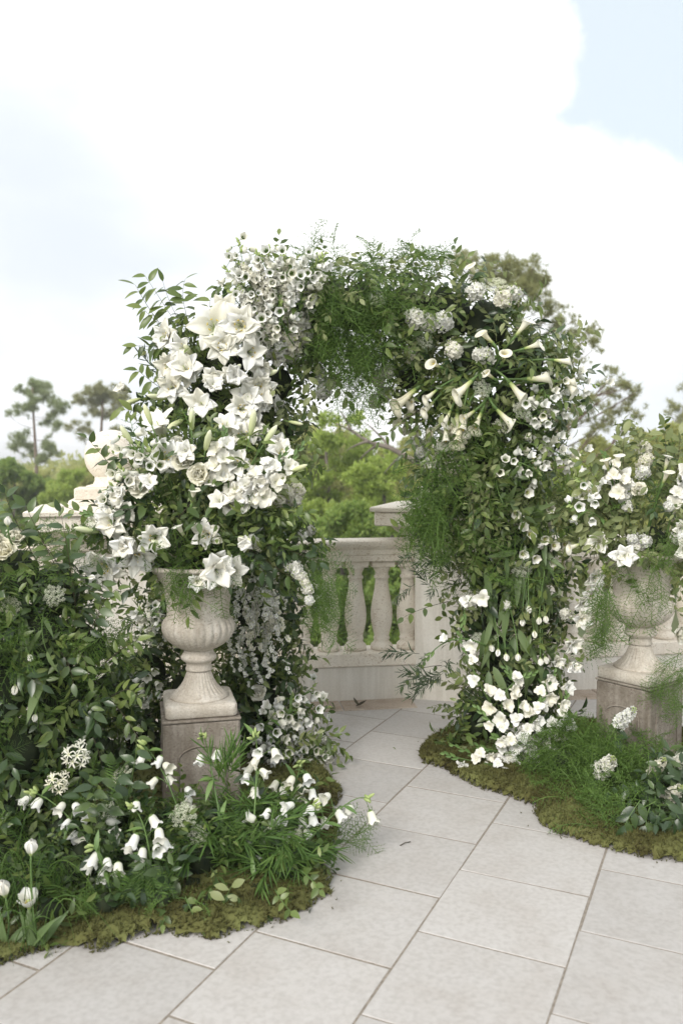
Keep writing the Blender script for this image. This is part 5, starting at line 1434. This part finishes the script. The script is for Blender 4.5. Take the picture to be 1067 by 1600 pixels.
for x, y, ax, s in [(13, 822, (0.1, -.3, 1), .62), (24, 1070, (.1, -.5, -1), .62), (45, 1022, (.6, -.4, -1), .5), (138, 903, (1, -.3, .1), .55), (56, 1115, (0, -.5, -1), .5)]:
    p = P(x, y, 2.93 if x < 100 else 3.1); v = Vector(ax).normalized()
    tulip(bank, p, v, p - v * 0.14 + Vector((0, .12, .05)), s, leaf=2)
for pts in [((120, 960), (110, 870), (95, 800)), ((110, 930), (70, 850), (40, 790)), ((60, 880), (20, 810), (8, 770)), ((150, 980), (160, 930), (185, 920)), ((120, 940), (90, 870), (65, 845)), ((130, 1000), (165, 960), (160, 900)), ((150, 1050), (190, 1010), (215, 1000)), ((160, 1100), (205, 1060), (215, 1090)),
            ((110, 1100), (140, 1080), (150, 1130)), ((100, 1010), (130, 1000), (140, 1060)), ((40, 1100), (60, 1090), (65, 1160)), ((120, 1120), (150, 1140), (160, 1200)), ((60, 1000), (110, 1010), (115, 1070)), ((170, 1090), (200, 1120), (225, 1170))]:
    leafy(bank, bez(*[P(x, y, d) for (x, y), d in zip(pts, (3.15, 3.0, 2.98))], 8), random.choice(('smilax', 'ruscus', 'laurel')), 11, 0.72, droop=0.2)
for x, y, s in [(85, 930, .7), (9, 950, .7), (130, 960, .6)]: cl(x, y, 'lace', s, LB, bank)
leafy(bank, bez(P(70, 950, 3.05), P(60, 990, 2.92), P(75, 1020, 2.92), 6), 'tulip', 3, 0.5, droop=0.8, mat='stem')
leafy(bank, bez(P(30, 960, 3.05), P(40, 1000, 2.92), P(30, 1050, 2.92), 6), 'tulip', 3, 0.5, droop=0.8, mat='stem')

# ================================================================== planting on the moss, front left
GB_B = [(50, 1385, 55, 2.66), (130, 1350, 58, 2.75), (225, 1350, 52, 2.8), (315, 1345, 50, 2.86), (395, 1335, 50, 2.9), (450, 1355, 38, 2.88), (180, 1275, 52, 3.0), (95, 1300, 54, 2.9), (300, 1390, 34, 2.76), (20, 1330, 60, 2.8), (250, 1290, 44, 3.02), (80, 1425, 36, 2.55), (165, 1415, 34, 2.58), (250, 1410, 32, 2.62), (400, 1395, 30, 2.72), (330, 1412, 30, 2.65), (462, 1382, 28, 2.78), (455, 1275, 34, 3.12), (400, 1275, 36, 3.1), (335, 1285, 34, 3.05), (490, 1330, 26, 3.0)]
GB = Body(GB_B)
bed = thing('flower_bed', G(230, 1400), 'low bed of dark glossy leaves on the moss below the front pedestal', 'flower bed')
core(bed, GB, 0.55)
greens(bed, GB, 'frond', 70, 0.45, 0.75, droop=0.1, rout=1.0)
greens(bed, GB, 'laurel', 250, 0.5, 0.8, droop=0.1, rout=1.02)
greens(bed, GB, 'ruscus', 170, 0.5, 0.8, droop=0.1)
greens(bed, GB, 'fern', 150, 0.6, 0.9, droop=0.2)
for pts in [((150, 1280), (150, 1230), (140, 1215)), ((160, 1290), (175, 1240), (190, 1205)), ((170, 1300), (160, 1260), (125, 1245)), ((200, 1250), (210, 1200), (215, 1165)), ((210, 1340), (170, 1330), (150, 1335)), ((200, 1370), (180, 1360), (165, 1385)), ((250, 1350), (240, 1370), (220, 1390)), ((150, 1330), (130, 1360), (110, 1380)), ((260, 1340), (280, 1350), (275, 1375))]:
    leafy(bed, bez(*[P(x, y, d) for (x, y), d in zip(pts, (2.85, 2.72, 2.68))], 7), 'laurel', 7, 0.72, droop=0.25, mat='stem')
for pts in [((60, 1440), (45, 1450), (30, 1475)), ((250, 1400), (262, 1420), (255, 1445)), ((290, 1400), (300, 1430), (315, 1450)), ((160, 1410), (150, 1430), (130, 1440)), ((470, 1360), (490, 1375), (500, 1392)), ((430, 1390), (440, 1410), (455, 1425))]:
    leafy(bed, bez(*[P(x, y, d) for (x, y), d in zip(pts, (2.62, 2.56, 2.52))], 7), random.choice(('laurel', 'smilax')), 7, 0.62, droop=0.1, mat='stem')
def floor_at(x, y): return G(x, y, 0.02)
# narrow leaved fern clump
nf = thing('narrow_leaved_fern', G(400, 1400), 'bright narrow leaved fern clump spilling over the moss before the pedestal', 'fern')
for i in range(84):
    a = R(-1.9, 1.9); l = R(.7, 1.1)
    b = G(390 + R(-85, 75), 1375 + R(-60, 25), 0.03) + Vector((0, .06, R(0, .16)))
    d = Vector((math.sin(a) * 1.0, -math.cos(a) * 0.7 + R(-.1, .5), R(.0, 1.0)))
    obj('frond', FROND_ME[9 + i % 4], nf, frame_y(b, d, Vector((0, -.3, 1)), l * .72))
for i in range(6):
    b = P(350 + R(-12, 12), 1215 + R(-5, 10), 3.0)
    obj('frond', FROND_ME[9 + i % 4], nf, frame_y(b, Vector((R(-.6, .8), -.3, 1)), Vector((0, -1, .3)), R(.5, .7)))
def plant(name, root, label, cat, group=None): return thing(name, root, label, cat, group)
# leatherleaf fern and feathery sprigs
lf = plant('leather_fern', G(235, 1395), 'lacy fern hanging over the moss edge left of the front pedestal', 'fern')
for a, l in ((-.35, 1.0), (0.0, 1.15), (.4, 1.0), (-.7, .8), (.75, .8)):
    obj('frond', FROND_ME[6 + (abs(int(a * 10)) % 2)], lf, frame_y(P(228, 1345, 2.66), Vector((a, -.35, -.8)), Vector((0, -1, .5)), l * 0.95))
for (x, y), (x2, y2), lab, D in [((140, 1370), (120, 1450), 'short feathery fern sprig drooping onto moss near the tulips', 2.56), ((500, 1315), (565, 1300), 'feathery fern sprig reaching out over the bare paving beside the moss', 3.08)]:
    s = plant('fern_sprig', P(x, y, D), lab, 'fern')
    trail(s, [arc(P(x, y, D), P(x2, y2, D - .03), (0, 0, .01)), arc(P(x, y, D), P(x2 - 8, y2 + 8, D - .05), (0, 0, .0))], per=9, s=(.45, .7), name='fern_fronds', width=0.012)
# leaf twigs at the foot
for pts, key, n, lab in [(((300, 1420), (320, 1425), (345, 1450)), 'laurel', 7, 'dark glossy twig lying on the moss at the front of the bed'), (((345, 1430), (352, 1400), (362, 1385)), 'grey', 6, 'pale round leaved twig standing at the front of the moss')]:
    s = plant('leaf_twig', P(*pts[0], 2.6), lab, 'twig')
    leafy(s, bez(*[P(x, y, 2.62 - .03 * i) for i, (x, y) in enumerate(pts)], 6), key, n, 0.75 if key == 'laurel' else 1.1, name='twig', mat='stem')
# tulips
for x, y, s, lab, op in [(49, 1335, .92, 'tallest of three white tulips at the left edge', 0), (9, 1400, .95, 'white tulip cut by the left edge of the picture', 0), (47, 1418, 1.05, 'lowest of three white tulips, petals opening, near the left edge', 1)]:
    D = 2.44
    t = plant('tulip', G(x + 5, 1475), lab, 'tulip', 'white tulips in the grass at the left edge')
    tulip(t, P(x, y, D), Vector((R(-.15, .15), -.25, 1)), G(x + R(-5, 12), 1478, 0.02), s, bool(op), 0, 'stem')
    rt = G(x + 4, 1478, 0.02)
    for i in range(4):
        obj('leaf', random.choice(LEAF['tulip']), t, frame_y(rt + Vector((R(-.02, .02), 0, 0)), Vector((R(-.7, .9), R(-.35, .2), R(.5, 1.0))), Vector((R(-.3, .3), -1, .6)), R(.38, .6)))
# tuft of grass
gt = []
for i in range(95):
    b = G(R(-30, 70), R(1380, 1490), 0.02); h = R(.15, .42)
    e = b + Vector((R(-.25, .3), R(-.25, .1), h * R(-.1, .9))); e.z = max(e.z, 0.005)
    m_ = b + Vector(((e.x - b.x) * .35, (e.y - b.y) * .35, h))
    gt.append(tube(bez(b, m_, e, 8), [0.0017] * 6 + [0.0012, 0.0008, 0.0004], 3, False))
g_ = obj('grass_tuft', mesh('grass_tuft', join(gt), M['frond'])); tag(g_, 'tuft of long thin arching grass round the tulips', 'grass', kind='stuff')
# bellflowers in the bed: places of the bells in the picture, distance, root
BP = [([(43, 1244), (96, 1257), (120, 1257), (105, 1283), (118, 1302), (132, 1310), (138, 1274), (60, 1250), (175, 1298)], 2.78, (190, 1390), (55, 1240), 'bellflower stem leaning far left above the low bed'),
      ([(211, 1307), (223, 1329), (246, 1323), (259, 1314), (249, 1298), (240, 1277), (213, 1256), (205, 1318)], 2.70, (240, 1400), (208, 1262), 'bellflower with a full cluster of large bells before the pedestal'),
      ([(222, 1181), (249, 1184), (261, 1193), (265, 1214), (241, 1217), (295, 1232), (295, 1248), (291, 1304)], 2.98, (310, 1370), (225, 1165), 'bellflower stem crossing the corner of the front pedestal'),
      ([(313, 1182), (340, 1175)], 3.02, (360, 1370), (318, 1150), 'single nodding bellflower before the face of the front pedestal'),
      ([(412, 1203), (391, 1197), (400, 1184), (430, 1172), (398, 1232), (405, 1170), (385, 1210)], 3.02, (390, 1370), (398, 1150), 'upright bellflower just right of the front pedestal'),
      ([(418, 1266), (393, 1275), (443, 1273), (421, 1295), (439, 1307), (434, 1332), (453, 1255), (466, 1297), (480, 1298), (489, 1277), (455, 1300), (472, 1280), (485, 1262)], 2.92, (380, 1400), (495, 1258), 'bellflower stem hung with bells above the moss edge'),
      ([(455, 1215), (470, 1228), (442, 1232), (480, 1212), (465, 1245), (430, 1222), (488, 1235)], 3.12, (430, 1330), (470, 1195), 'bellflower between the arch foot and the arching bellflower stems'),
      ([(150, 1335), (168, 1345), (185, 1352), (160, 1362), (140, 1350)], 2.62, (180, 1420), (145, 1322), 'low bellflower close above the moss left of the lacy fern'),
      ([(510, 1241), (530, 1268), (507, 1280), (546, 1261), (580, 1270), (495, 1250)], 2.98, (420, 1390), (575, 1248), 'bellflower stem arching out low over the bare paving')]
for bl, D, rt, tip, lab in BP:
    root = G(*rt, 0.03)
    t = plant('bellflower', root, lab, 'bellflower', 'white bellflowers planted before the pedestal')
    bell_plant(t, root, [P(x, y + 4, D + R(-.03, .03)) for x, y in bl], 0.95, 'stem', P(*tip, D))
for x, y, s, D, lab in [(288, 1275, .9, 2.86, 'domed white lace flower beside the foot of the front pedestal'), (168, 1274, .85, 2.86, 'white lace flower tilted among the dark leaves at left'), (192, 1212, .7, 3.0, 'faint lace flower half hidden behind glossy leaves'), (262, 1330, .6, 2.8, 'small lace flower low under the large bells'), (310, 1305, .6, 2.84, 'greenish lace flower low at the pedestal corner')]:
    t = plant('lace_flower', G(x, 1390, 0.02), lab, 'lace flower', 'lace flowers in the low bed')
    hd = P(x, y, D); ax = Vector((R(-.4, .2), -.8, .9))
    obj('umbel', random.choice(LACE), t, frame(hd, ax, 0, s))
    b = hd - ax.normalized() * 0.15 * s
    obj('stem', mesh('stem', tube(bez(G(x, 1390, 0.02), b - Vector((0, 0, .05)), b, 6), 0.0018, 5), M['stem']), t)
for x, y, s, D, lab in [(120, 1183, .8, 2.95, 'cream spidery flower head before the dark bank'), (90, 1225, .65, 2.85, 'smaller spidery flower head at left of the bed')]:
    t = plant('spider_flower', G(x, 1370, 0.02), lab, 'flower', 'spidery flowers')
    hd = P(x, y, D)
    obj('flower_head', random.choice(SPIDER), t, frame(hd, (R(.1, .4), -.6, .5), R(0, 6), s))
    obj('stem', mesh('stem', tube(bez(G(x, 1370, 0.02), hd + Vector((0, .1, -.1)), hd, 6), 0.003, 5), M['stem']), t)

# ================================================================== planting on the moss, right
FB_B = [(880, 1195, 44, 3.78), (940, 1215, 50, 3.68), (905, 1168, 32, 3.88), (990, 1200, 34, 3.70), (985, 1240, 36, 3.5), (855, 1222, 24, 3.8), (1040, 1215, 30, 3.62), (930, 1262, 26, 3.46), (905, 1270, 24, 3.42), (960, 1284, 24, 3.28), (880, 1248, 26, 3.58), (945, 1300, 18, 3.20), (858, 1238, 22, 3.68), (800, 1208, 18, 3.92), (828, 1222, 22, 3.80)]
FB = Body(FB_B)
fb = thing('asparagus_fern', G(930, 1240), 'feathery green fern bush on the moss between arch and right pedestal', 'fern')
greens(fb, FB, 'fern', 620, 0.65, 1.0, droop=0.05, outw=0.8, rin=0.45, rout=1.02, cut=0.7, name='fern_fronds')
core(fb, FB, 0.5)
SB = Body([(1040, 1275, 40, 3.3), (1000, 1290, 26, 3.3), (1090, 1275, 50, 3.3), (1020, 1230, 26, 3.4), (1100, 1230, 40, 3.4)])
sb = thing('laurel_clump', G(1045, 1320), 'dark glossy leaf clump on the moss at the right edge', 'plant')
greens(sb, SB, 'laurel', 90, 0.6, 0.95, droop=0.3)
core(sb, SB, 0.5)
for pts in [((1015, 1260), (1005, 1285), (1010, 1310)), ((1030, 1260), (1030, 1285), (1022, 1310)), ((1050, 1260), (1055, 1280), (1050, 1312)), ((1040, 1255), (1060, 1270), (1068, 1300)), ((1000, 1250), (985, 1270), (975, 1290))]:
    leafy(sb, bez(*[P(x, y, 3.18 - .02 * i) for i, (x, y) in enumerate(pts)], 6), 'laurel', 6, 0.85, droop=0.5, mat='stem')
for x, y, D, s, lab in [(975, 1122, 3.62, 1.0, 'white stock spike standing highest before the right pedestal'), (945, 1198, 3.5, 1.05, 'white stock spike in front of the feathery fern bush'), (1027, 1197, 3.42, .85, 'white stock with green buds over the glossy leaf clump'), (1051, 1240, 3.3, .9, 'lowest white stock at the right edge'), (1068, 1185, 3.4, .8, 'white stock cut by the right edge')]:
    rt = G(x + R(0, 15), 1300, 0.02)
    t = plant('stock', rt, lab, 'stock flower', 'white stocks before the right pedestal')
    ax = Vector((R(-.1, .3), -.75, .75)).normalized(); hd = P(x, y, D) - ax * 0.05
    obj('flower_spike', random.choice(STOCK), t, frame(hd, ax, R(0, 6), s * .95))
    st = bez(rt, hd - ax * 0.1 - Vector((0, 0, .03)), hd, 7)
    obj('stem', mesh('stem', tube(st, 0.0035, 6), M['stem']), t)
    for i in range(4): obj('leaf', random.choice(LEAF['laurel']), t, frame_y(st[6 - i // 2], Vector((R(-1, 1), -.4, R(-.5, .3))), Vector((0, -.6, 1)), R(.6, .8)))

# ------------------------------------------------------------------ fallen bits on the paving
for x, y, key, s, lab in [(742, 1224, 'ruscus', .75, 'single dark leaf fallen on the paving by the right moss'), (525, 1108, 'smilax', .7, 'green leaf fallen at the foot of the balustrade'), (613, 1169, 'ruscus', .3, 'tiny dark leaf scrap on the paving inside the arch'), (680, 1140, 'ruscus', .3, 'tiny leaf scrap near the far leg of the arch')]:
    p = G(x, y, 0.005)
    o = obj('fallen_leaf', random.choice(LEAF[key]).copy()); 
    o.matrix_basis = frame_y(p + Vector((0, 0, .004)), Vector((R(-1, 1), R(-.4, .4), 0.02)), Vector((0, 0, 1)), s)
    tag(o, lab, 'leaf', 'fallen leaves on the paving')
tw = [G(625, 1321, 0.003), G(632, 1317, 0.006), G(641, 1315, 0.003)]
tag(obj('fallen_twig', mesh('fallen_twig', tube(tw, 0.0018, 5), M['twig'])), 'short brown twig lying alone on the front paving', 'twig')
dl = join([leaf_t(0.07, 0.03, .5, -.5, 5).xf(frame_y(G(556, 1103, 0.012), Vector((1, R(-.3, .3), .1)), Vector((0, -.3, 1)))), leaf_t(0.05, 0.02, .6, -.6, 5).xf(frame_y(G(560, 1102, 0.012), Vector((-.6, .6, .3)), Vector((0, -.3, 1))))])
tag(obj('dry_leaf', mesh('dry_leaf', dl, M['twig'])), 'curled brown dry leaf at the foot of the balustrade', 'leaf')

# ================================================================== trees beyond the terrace
def card_t(L, Wd, n=1):
    out = []
    for i in range(n):
        out.append(T([(-Wd / 2, 0.0, 0), (Wd / 2, 0.1 * L, 0.1 * L), (Wd * .3, L, -.1 * L), (-Wd * .4, .8 * L, .15 * L)], [(0, 1, 2), (0, 2, 3)]).xf(Matrix.Rotation(R(-1, 1), 4, 'Z') @ Matrix.Rotation(R(-1.2, 1.2), 4, 'X') @ Matrix.Translation((R(-.5, .5) * L, R(0, 1) * L, R(-.5, .5) * L))))
    return join(out)
BROAD = [card_t(0.10, 0.055, 7) for _ in range(6)]
def tuft_t():
    V, F = [], []
    for i in range(22):
        d = Vector((R(-1, 1), R(-.1, 1.1), R(-1, 1))).normalized(); s = d.orthogonal().normalized() * 0.0085
        n = len(V); V += [tuple(-s), tuple(s), tuple(d * R(.18, .30))]; F.append((n, n + 1, n + 2))
    return T(V, F)
TUFT = [tuft_t() for _ in range(5)]
def tree(name, label, cat, base, top, r0, clumps, temps, mat, n, bark, group, scale=1.0, lean=0.3):
    """trunk and limbs up to the leaf clumps; clumps are (centre, radius)"""
    base, top = Vector(base), Vector(top)
    t = thing(name, base, label, cat, group)
    tr = [base.lerp(top, u) + Vector((math.sin(u * 5 + base.x) * lean * u * .4, 0, 0)) for u in np.linspace(0, 1, 9)]
    parts = [tube(tr, [r0 * (1 - .75 * i / 8) for i in range(9)], 8)]
    H = top.z - base.z
    if bark:                      # loose pads of leaves
        cl2 = []
        for c, r in clumps:
            for q in range(6): cl2.append((Vector(c) + Vector((R(-1, 1) * r, R(-1, 1) * r, R(-.75, .75) * r)), r * R(.25, .6)))
        pads = cl2
    else: pads = clumps
    for c, r in clumps:
        c = Vector(c)
        hd = (c.xy - top.xy).length
        u = min(0.97, max(0.25, (c.z - 0.45 * hd - base.z) / max(H, .1)))
        k = min(int(u * 8), 7); p = tr[k].lerp(tr[k + 1], u * 8 - k)
        mid = (p + c) / 2 + Vector((R(-.22, .22), R(-.2, .2), R(-.25, .1))) * hd
        br = max(0.014, r0 * .22 * (1.2 - u))
        bp = bez(p, mid + Vector((0, 0, -.1)) * hd, c, 6)
        parts.append(tube(bp, [br * (1 - .8 * i / 6) for i in range(7)], 5, False))
        if bark == 'pinebark': pads += [(bp[q] + jit((0, 0, 0), .12 * r), r * R(.25, .4)) for q in (3, 4, 5)]
        for q in range(4):
            e = c + jit((0, 0, 0), r * .8)
            parts.append(tube(bez(bp[4], (bp[4] + e) / 2 + jit((0, 0, 0), r * .3), e, 4), [br * .5 * (1 - .8 * i / 4) for i in range(5)], 4, False))
    obj('trunk', mesh('trunk', join(parts), M[bark]), t)
    C = np.array([list(c) for c, r in pads]); Rr = np.array([r for c, r in pads])
    w = Rr ** 2 / (Rr ** 2).sum()
    k = rng.choice(len(w), n, p=w)
    d = unit(rng.normal(size=(n, 3))) * (rng.random(n) ** 0.45)[:, None]
    d[:, 2] *= 0.75
    p = C[k] + d * Rr[k][:, None]
    y = d + rng.normal(0, .6, (n, 3)) + np.array([0, 0, .25]); z = rng.normal(0, 1, (n, 3))
    me = many(temps, p, y, z, rng.uniform(.7, 1.3, n) * scale, 'crown', M[mat], False)
    tag(obj('crown', me, t), kind='stuff')
    return t
def px_clumps(lst, D, dj=0.6): return [(P(x, y, D + R(-dj, dj)), r * mpp(D)) for x, y, r in lst]
def down(x, D): q = P(x, 760, D); return Vector((q.x, q.y, GROUND_Z))
# tall pines far left
z4 = lambda l: [(x / 4.445, 560 + y / 4.445, r / 4.445) for x, y, r in l]
D1 = 52
tree('pine_tree', 'taller slender pine far beyond the left end of the terrace', 'pine tree', down(53, D1), P(56, 606, D1), 0.2,
     px_clumps(z4([(290, 185, 52), (180, 215, 50), (110, 360, 42), (60, 380, 25), (200, 325, 50), (330, 255, 50), (400, 325, 52), (440, 345, 40), (300, 205, 40), (350, 425, 40), (400, 475, 40), (110, 560, 50), (80, 605, 38), (150, 550, 35), (330, 590, 42), (365, 650, 40), (250, 190, 45), (240, 280, 40), (190, 500, 22), (300, 690, 50), (210, 640, 40)]), D1, 1.0),
     TUFT, 'pine1', 1150, 'pinebark', 'pines beyond the terrace', 1.25, 0.5)
D2 = 58
tree('pine_tree', 'round topped pine beside the slender one, beyond the ball finial', 'pine tree', down(161, D2), P(158, 612, D2), 0.24,
     px_clumps(z4([(690, 225, 65), (600, 270, 52), (780, 235, 55), (825, 290, 42), (545, 285, 38), (640, 360, 45), (740, 375, 45), (500, 475, 42), (580, 470, 38), (560, 540, 28), (795, 500, 35), (700, 300, 50), (830, 330, 40), (650, 215, 45), (860, 270, 35)]), D2, 1.0),
     TUFT, 'pine2', 1000, 'pinebark', 'pines beyond the terrace', 1.3, 0.5)
# big open pine behind the arch, right
D3 = 21
tree('pine_tree', 'large open olive pine rising behind the shoulder of the arch', 'pine tree', down(800, D3), P(806, 440, D3), 0.24,
     px_clumps([(700, 410, 22), (740, 415, 26), (775, 430, 26), (830, 425, 24), (840, 450, 22), (825, 465, 20), (800, 440, 24), (858, 500, 16), (885, 520, 18), (915, 520, 16), (935, 540, 13), (905, 555, 16), (880, 560, 18), (850, 545, 16), (930, 510, 10), (870, 480, 14), (900, 500, 10),
                (960, 600, 20), (985, 595, 15), (930, 630, 18), (975, 630, 18), (995, 645, 13), (945, 660, 15), (915, 655, 15), (990, 615, 12), (955, 585, 12), (880, 650, 20), (850, 620, 20), (700, 520, 20), (650, 560, 16), (835, 416, 15), (848, 468, 15), (815, 424, 17), (790, 414, 18), (868, 505, 16), (760, 404, 18), (822, 446, 18), (838, 440, 16), (725, 404, 18)], D3, 0.8),
     TUFT, 'pine2', 3000, 'pinebark', 'pines beyond the terrace', 0.55, 0.4)
D4 = 30
tree('pine_tree', 'pine showing a twig tip at the right edge above the bouquet', 'pine tree', down(1130, D4), P(1130, 610, D4), 0.2,
     px_clumps([(1052, 633, 12), (1070, 640, 14), (1090, 620, 22), (1130, 610, 30), (1160, 640, 26), (1075, 660, 12), (1045, 645, 6)], D4, 0.8), TUFT, 'pine2', 700, 'pinebark', 'pines beyond the terrace', 0.8, 0.4)
# leafy trees
def broad(x, ytop, rx, D, label, mat, n=2600, nclump=16, ybot=900, dens=1.0):
    c = P(x, ytop, D); rw = rx * mpp(D)
    zt, zb = c.z, P(x, ybot, D).z
    cl = []
    for i in range(nclump):
        u = R(0, 1); a = R(0, 2 * PI); q = math.sqrt(R(0.05, 1)) * rw * (0.55 + 0.5 * math.sin(PI * (0.15 + 0.75 * u)))
        rr = rw * R(.26, .42)
        cl.append((Vector((c.x + q * math.cos(a), c.y + q * math.sin(a) * .8, zb + (zt - zb) * u - rr * .7)), rr))
    cl.append((Vector((c.x, c.y, zt - rw * .3)), rw * .32))
    base = Vector((c.x + R(-.4, .4), c.y, GROUND_Z))
    return tree('leafy_tree', label, 'tree', base, Vector((c.x, c.y, zt - rw * .5)), 0.10 + .03 * rw, cl, BROAD, mat, int(n * 1.25), 'bark', 'leafy trees beyond the terrace', 1.0 * (D / 24) ** .6)
broad(515, 655, 85, 24, 'bright green tree filling the left half of the arch opening', 'tree1', 3200, 20)
broad(600, 700, 70, 22, 'bright green tree lower in the middle of the arch opening', 'tree1', 2800, 18)
broad(660, 690, 75, 30, 'yellow green tree behind the stone pillar in the arch', 'tree2', 2800, 18)
broad(440, 690, 75, 27, 'yellow green tree glimpsed behind the near leg of the arch', 'tree2', 2600, 16)
broad(545, 790, 75, 17, 'deep green tree just behind the balustrade rail', 'tree3', 2600, 16, 1000)
broad(620, 800, 60, 15, 'deep green tree low behind the pillar in the arch', 'tree3', 2200, 14, 1010)
broad(470, 810, 65, 15, 'deep green tree low behind the near leg of the arch', 'tree3', 2200, 14, 1010)
broad(110, 735, 38, 36, 'bright green tree below the slender pine', 'tree1', 2000, 12, 830)
broad(70, 750, 40, 40, 'dull green tree left of the ball finial', 'tree3', 2000, 12, 830)
broad(20, 720, 42, 38, 'dark green tree at the left edge of the distance', 'tree3', 2000, 12, 830)
broad(140, 725, 34, 44, 'yellow green tree directly behind the ball finial', 'tree2', 1600, 12, 830)
broad(-20, 790, 70, 22, 'green tree low at the left edge behind the bank', 'tree3', 2000, 14, 950)
broad(940, 685, 75, 24, 'yellow green tree behind the bouquet at the right', 'tree2', 2600, 16)
broad(1035, 668, 75, 26, 'bright yellow green tree behind the callas at the right edge', 'tree2', 2800, 18)
broad(860, 720, 70, 22, 'green tree behind the outer leg of the arch', 'tree1', 2200, 14)
broad(300, 720, 90, 30, 'green tree glimpsed through gaps in the near leg of the arch', 'tree1', 2200, 14)
broad(760, 700, 80, 26, 'green tree glimpsed through gaps in the far leg of the arch', 'tree2', 2200, 14)
for x, yt, D, lab in [(490, 668, 36, 'pale green tree farther back at the left of the arch opening'), (560, 672, 40, 'pale green tree farther back in the middle of the arch opening'), (625, 690, 36, 'pale green tree farther back beside the stone pillar'), (400, 700, 40, 'pale green tree farther back behind the near leg of the arch'),
                      (50, 738, 60, 'pale far tree under the slender pine'), (150, 732, 64, 'pale far tree under the round topped pine'), (960, 700, 40, 'pale green tree farther back at the right'), (1050, 690, 42, 'pale green tree farther back at the right edge'), (0, 742, 52, 'pale far tree at the left edge of the picture')]:
    broad(x, yt, 62 * 36 / D + 10, D, lab, random.choice(('tree1', 'tree2')), 2600, 24, 860)
# bare bough crossing the opening
bb = [P(650, 722, 16), P(610, 700, 16.2), P(575, 690, 16.4), P(548, 672, 16.6), P(525, 662, 16.8)]
bo = thing('bare_tree', Vector((P(760, 722, 15.5).x, 15.5, GROUND_Z)), 'bare brown bough crossing the arch opening in front of the green trees', 'tree')
tk = [Vector((P(760, 722, 15.5).x, 15.5, GROUND_Z)), Vector((P(745, 722, 15.6).x, 15.6, -2)), P(720, 760, 15.7), P(700, 735, 15.9)] + bb
obj('trunk', mesh('trunk', tube(tk, [.14, .12, .09, .075, .06, .05, .04, .028, .015], 8), M['bark']), bo)
for a, b in (((610, 700), (570, 660)), ((575, 690), (540, 705)), ((590, 695), (560, 720)), ((548, 672), (530, 640)), ((630, 710), (600, 740))):
    obj('bough', mesh('bough', tube(arc(P(*a, 16.3), P(*b, 16.5), (0, 0, .03)), [.035, .03, .028, .025, .02, .018, .014, .01, .006], 5), M['bark']), bo)
# far woodland
def woodland():
    n = 15000
    x = rng.uniform(-75, 75, n); y = rng.uniform(75, 130, n)
    top = -1.5 + 3.4 * (0.5 + 0.5 * np.sin(x * .23 + 1) * np.sin(x * .071 + y * .05)) + 1.4 * np.sin(x * .9) * np.sin(y * .7 + x * .3)
    z = np.where(rng.random(n) < .7, top - rng.random(n) ** 2 * 2.5, GROUND_Z + rng.random(n) * 5)
    me = many(BROAD, np.column_stack([x, y, z]), rng.normal(0, 1, (n, 3)) + np.array([0, 0, .8]), rng.normal(0, 1, (n, 3)), rng.uniform(4.0, 7.0, n), 'woodland', M['tree2'], False)
    tag(obj('woodland', me), 'far pale green wood along the horizon beyond the terrace', 'wood', kind='stuff')
woodland()

# ------------------------------------------------------------------ pale humid air
def haze():
    m = bpy.data.materials.new('humid_air'); m.use_nodes = True
    N, L = m.node_tree.nodes, m.node_tree.links
    N.clear()
    out = N.new('ShaderNodeOutputMaterial'); v = N.new('ShaderNodeVolumePrincipled')
    v.inputs['Color'].default_value = (0.97, 0.98, 1.0, 1)
    v.inputs['Density'].default_value = 0.0017
    v.inputs['Anisotropy'].default_value = 0.2
    L.new(v.outputs[0], out.inputs['Volume'])
    o = obj('haze', mesh('haze', box(-3100, 3100, -3100, 3100, GROUND_Z - 1.5, 14.0), m, False))
    tag(o, 'pale humid air over the terrace and the trees', 'haze', kind='stuff')
haze()
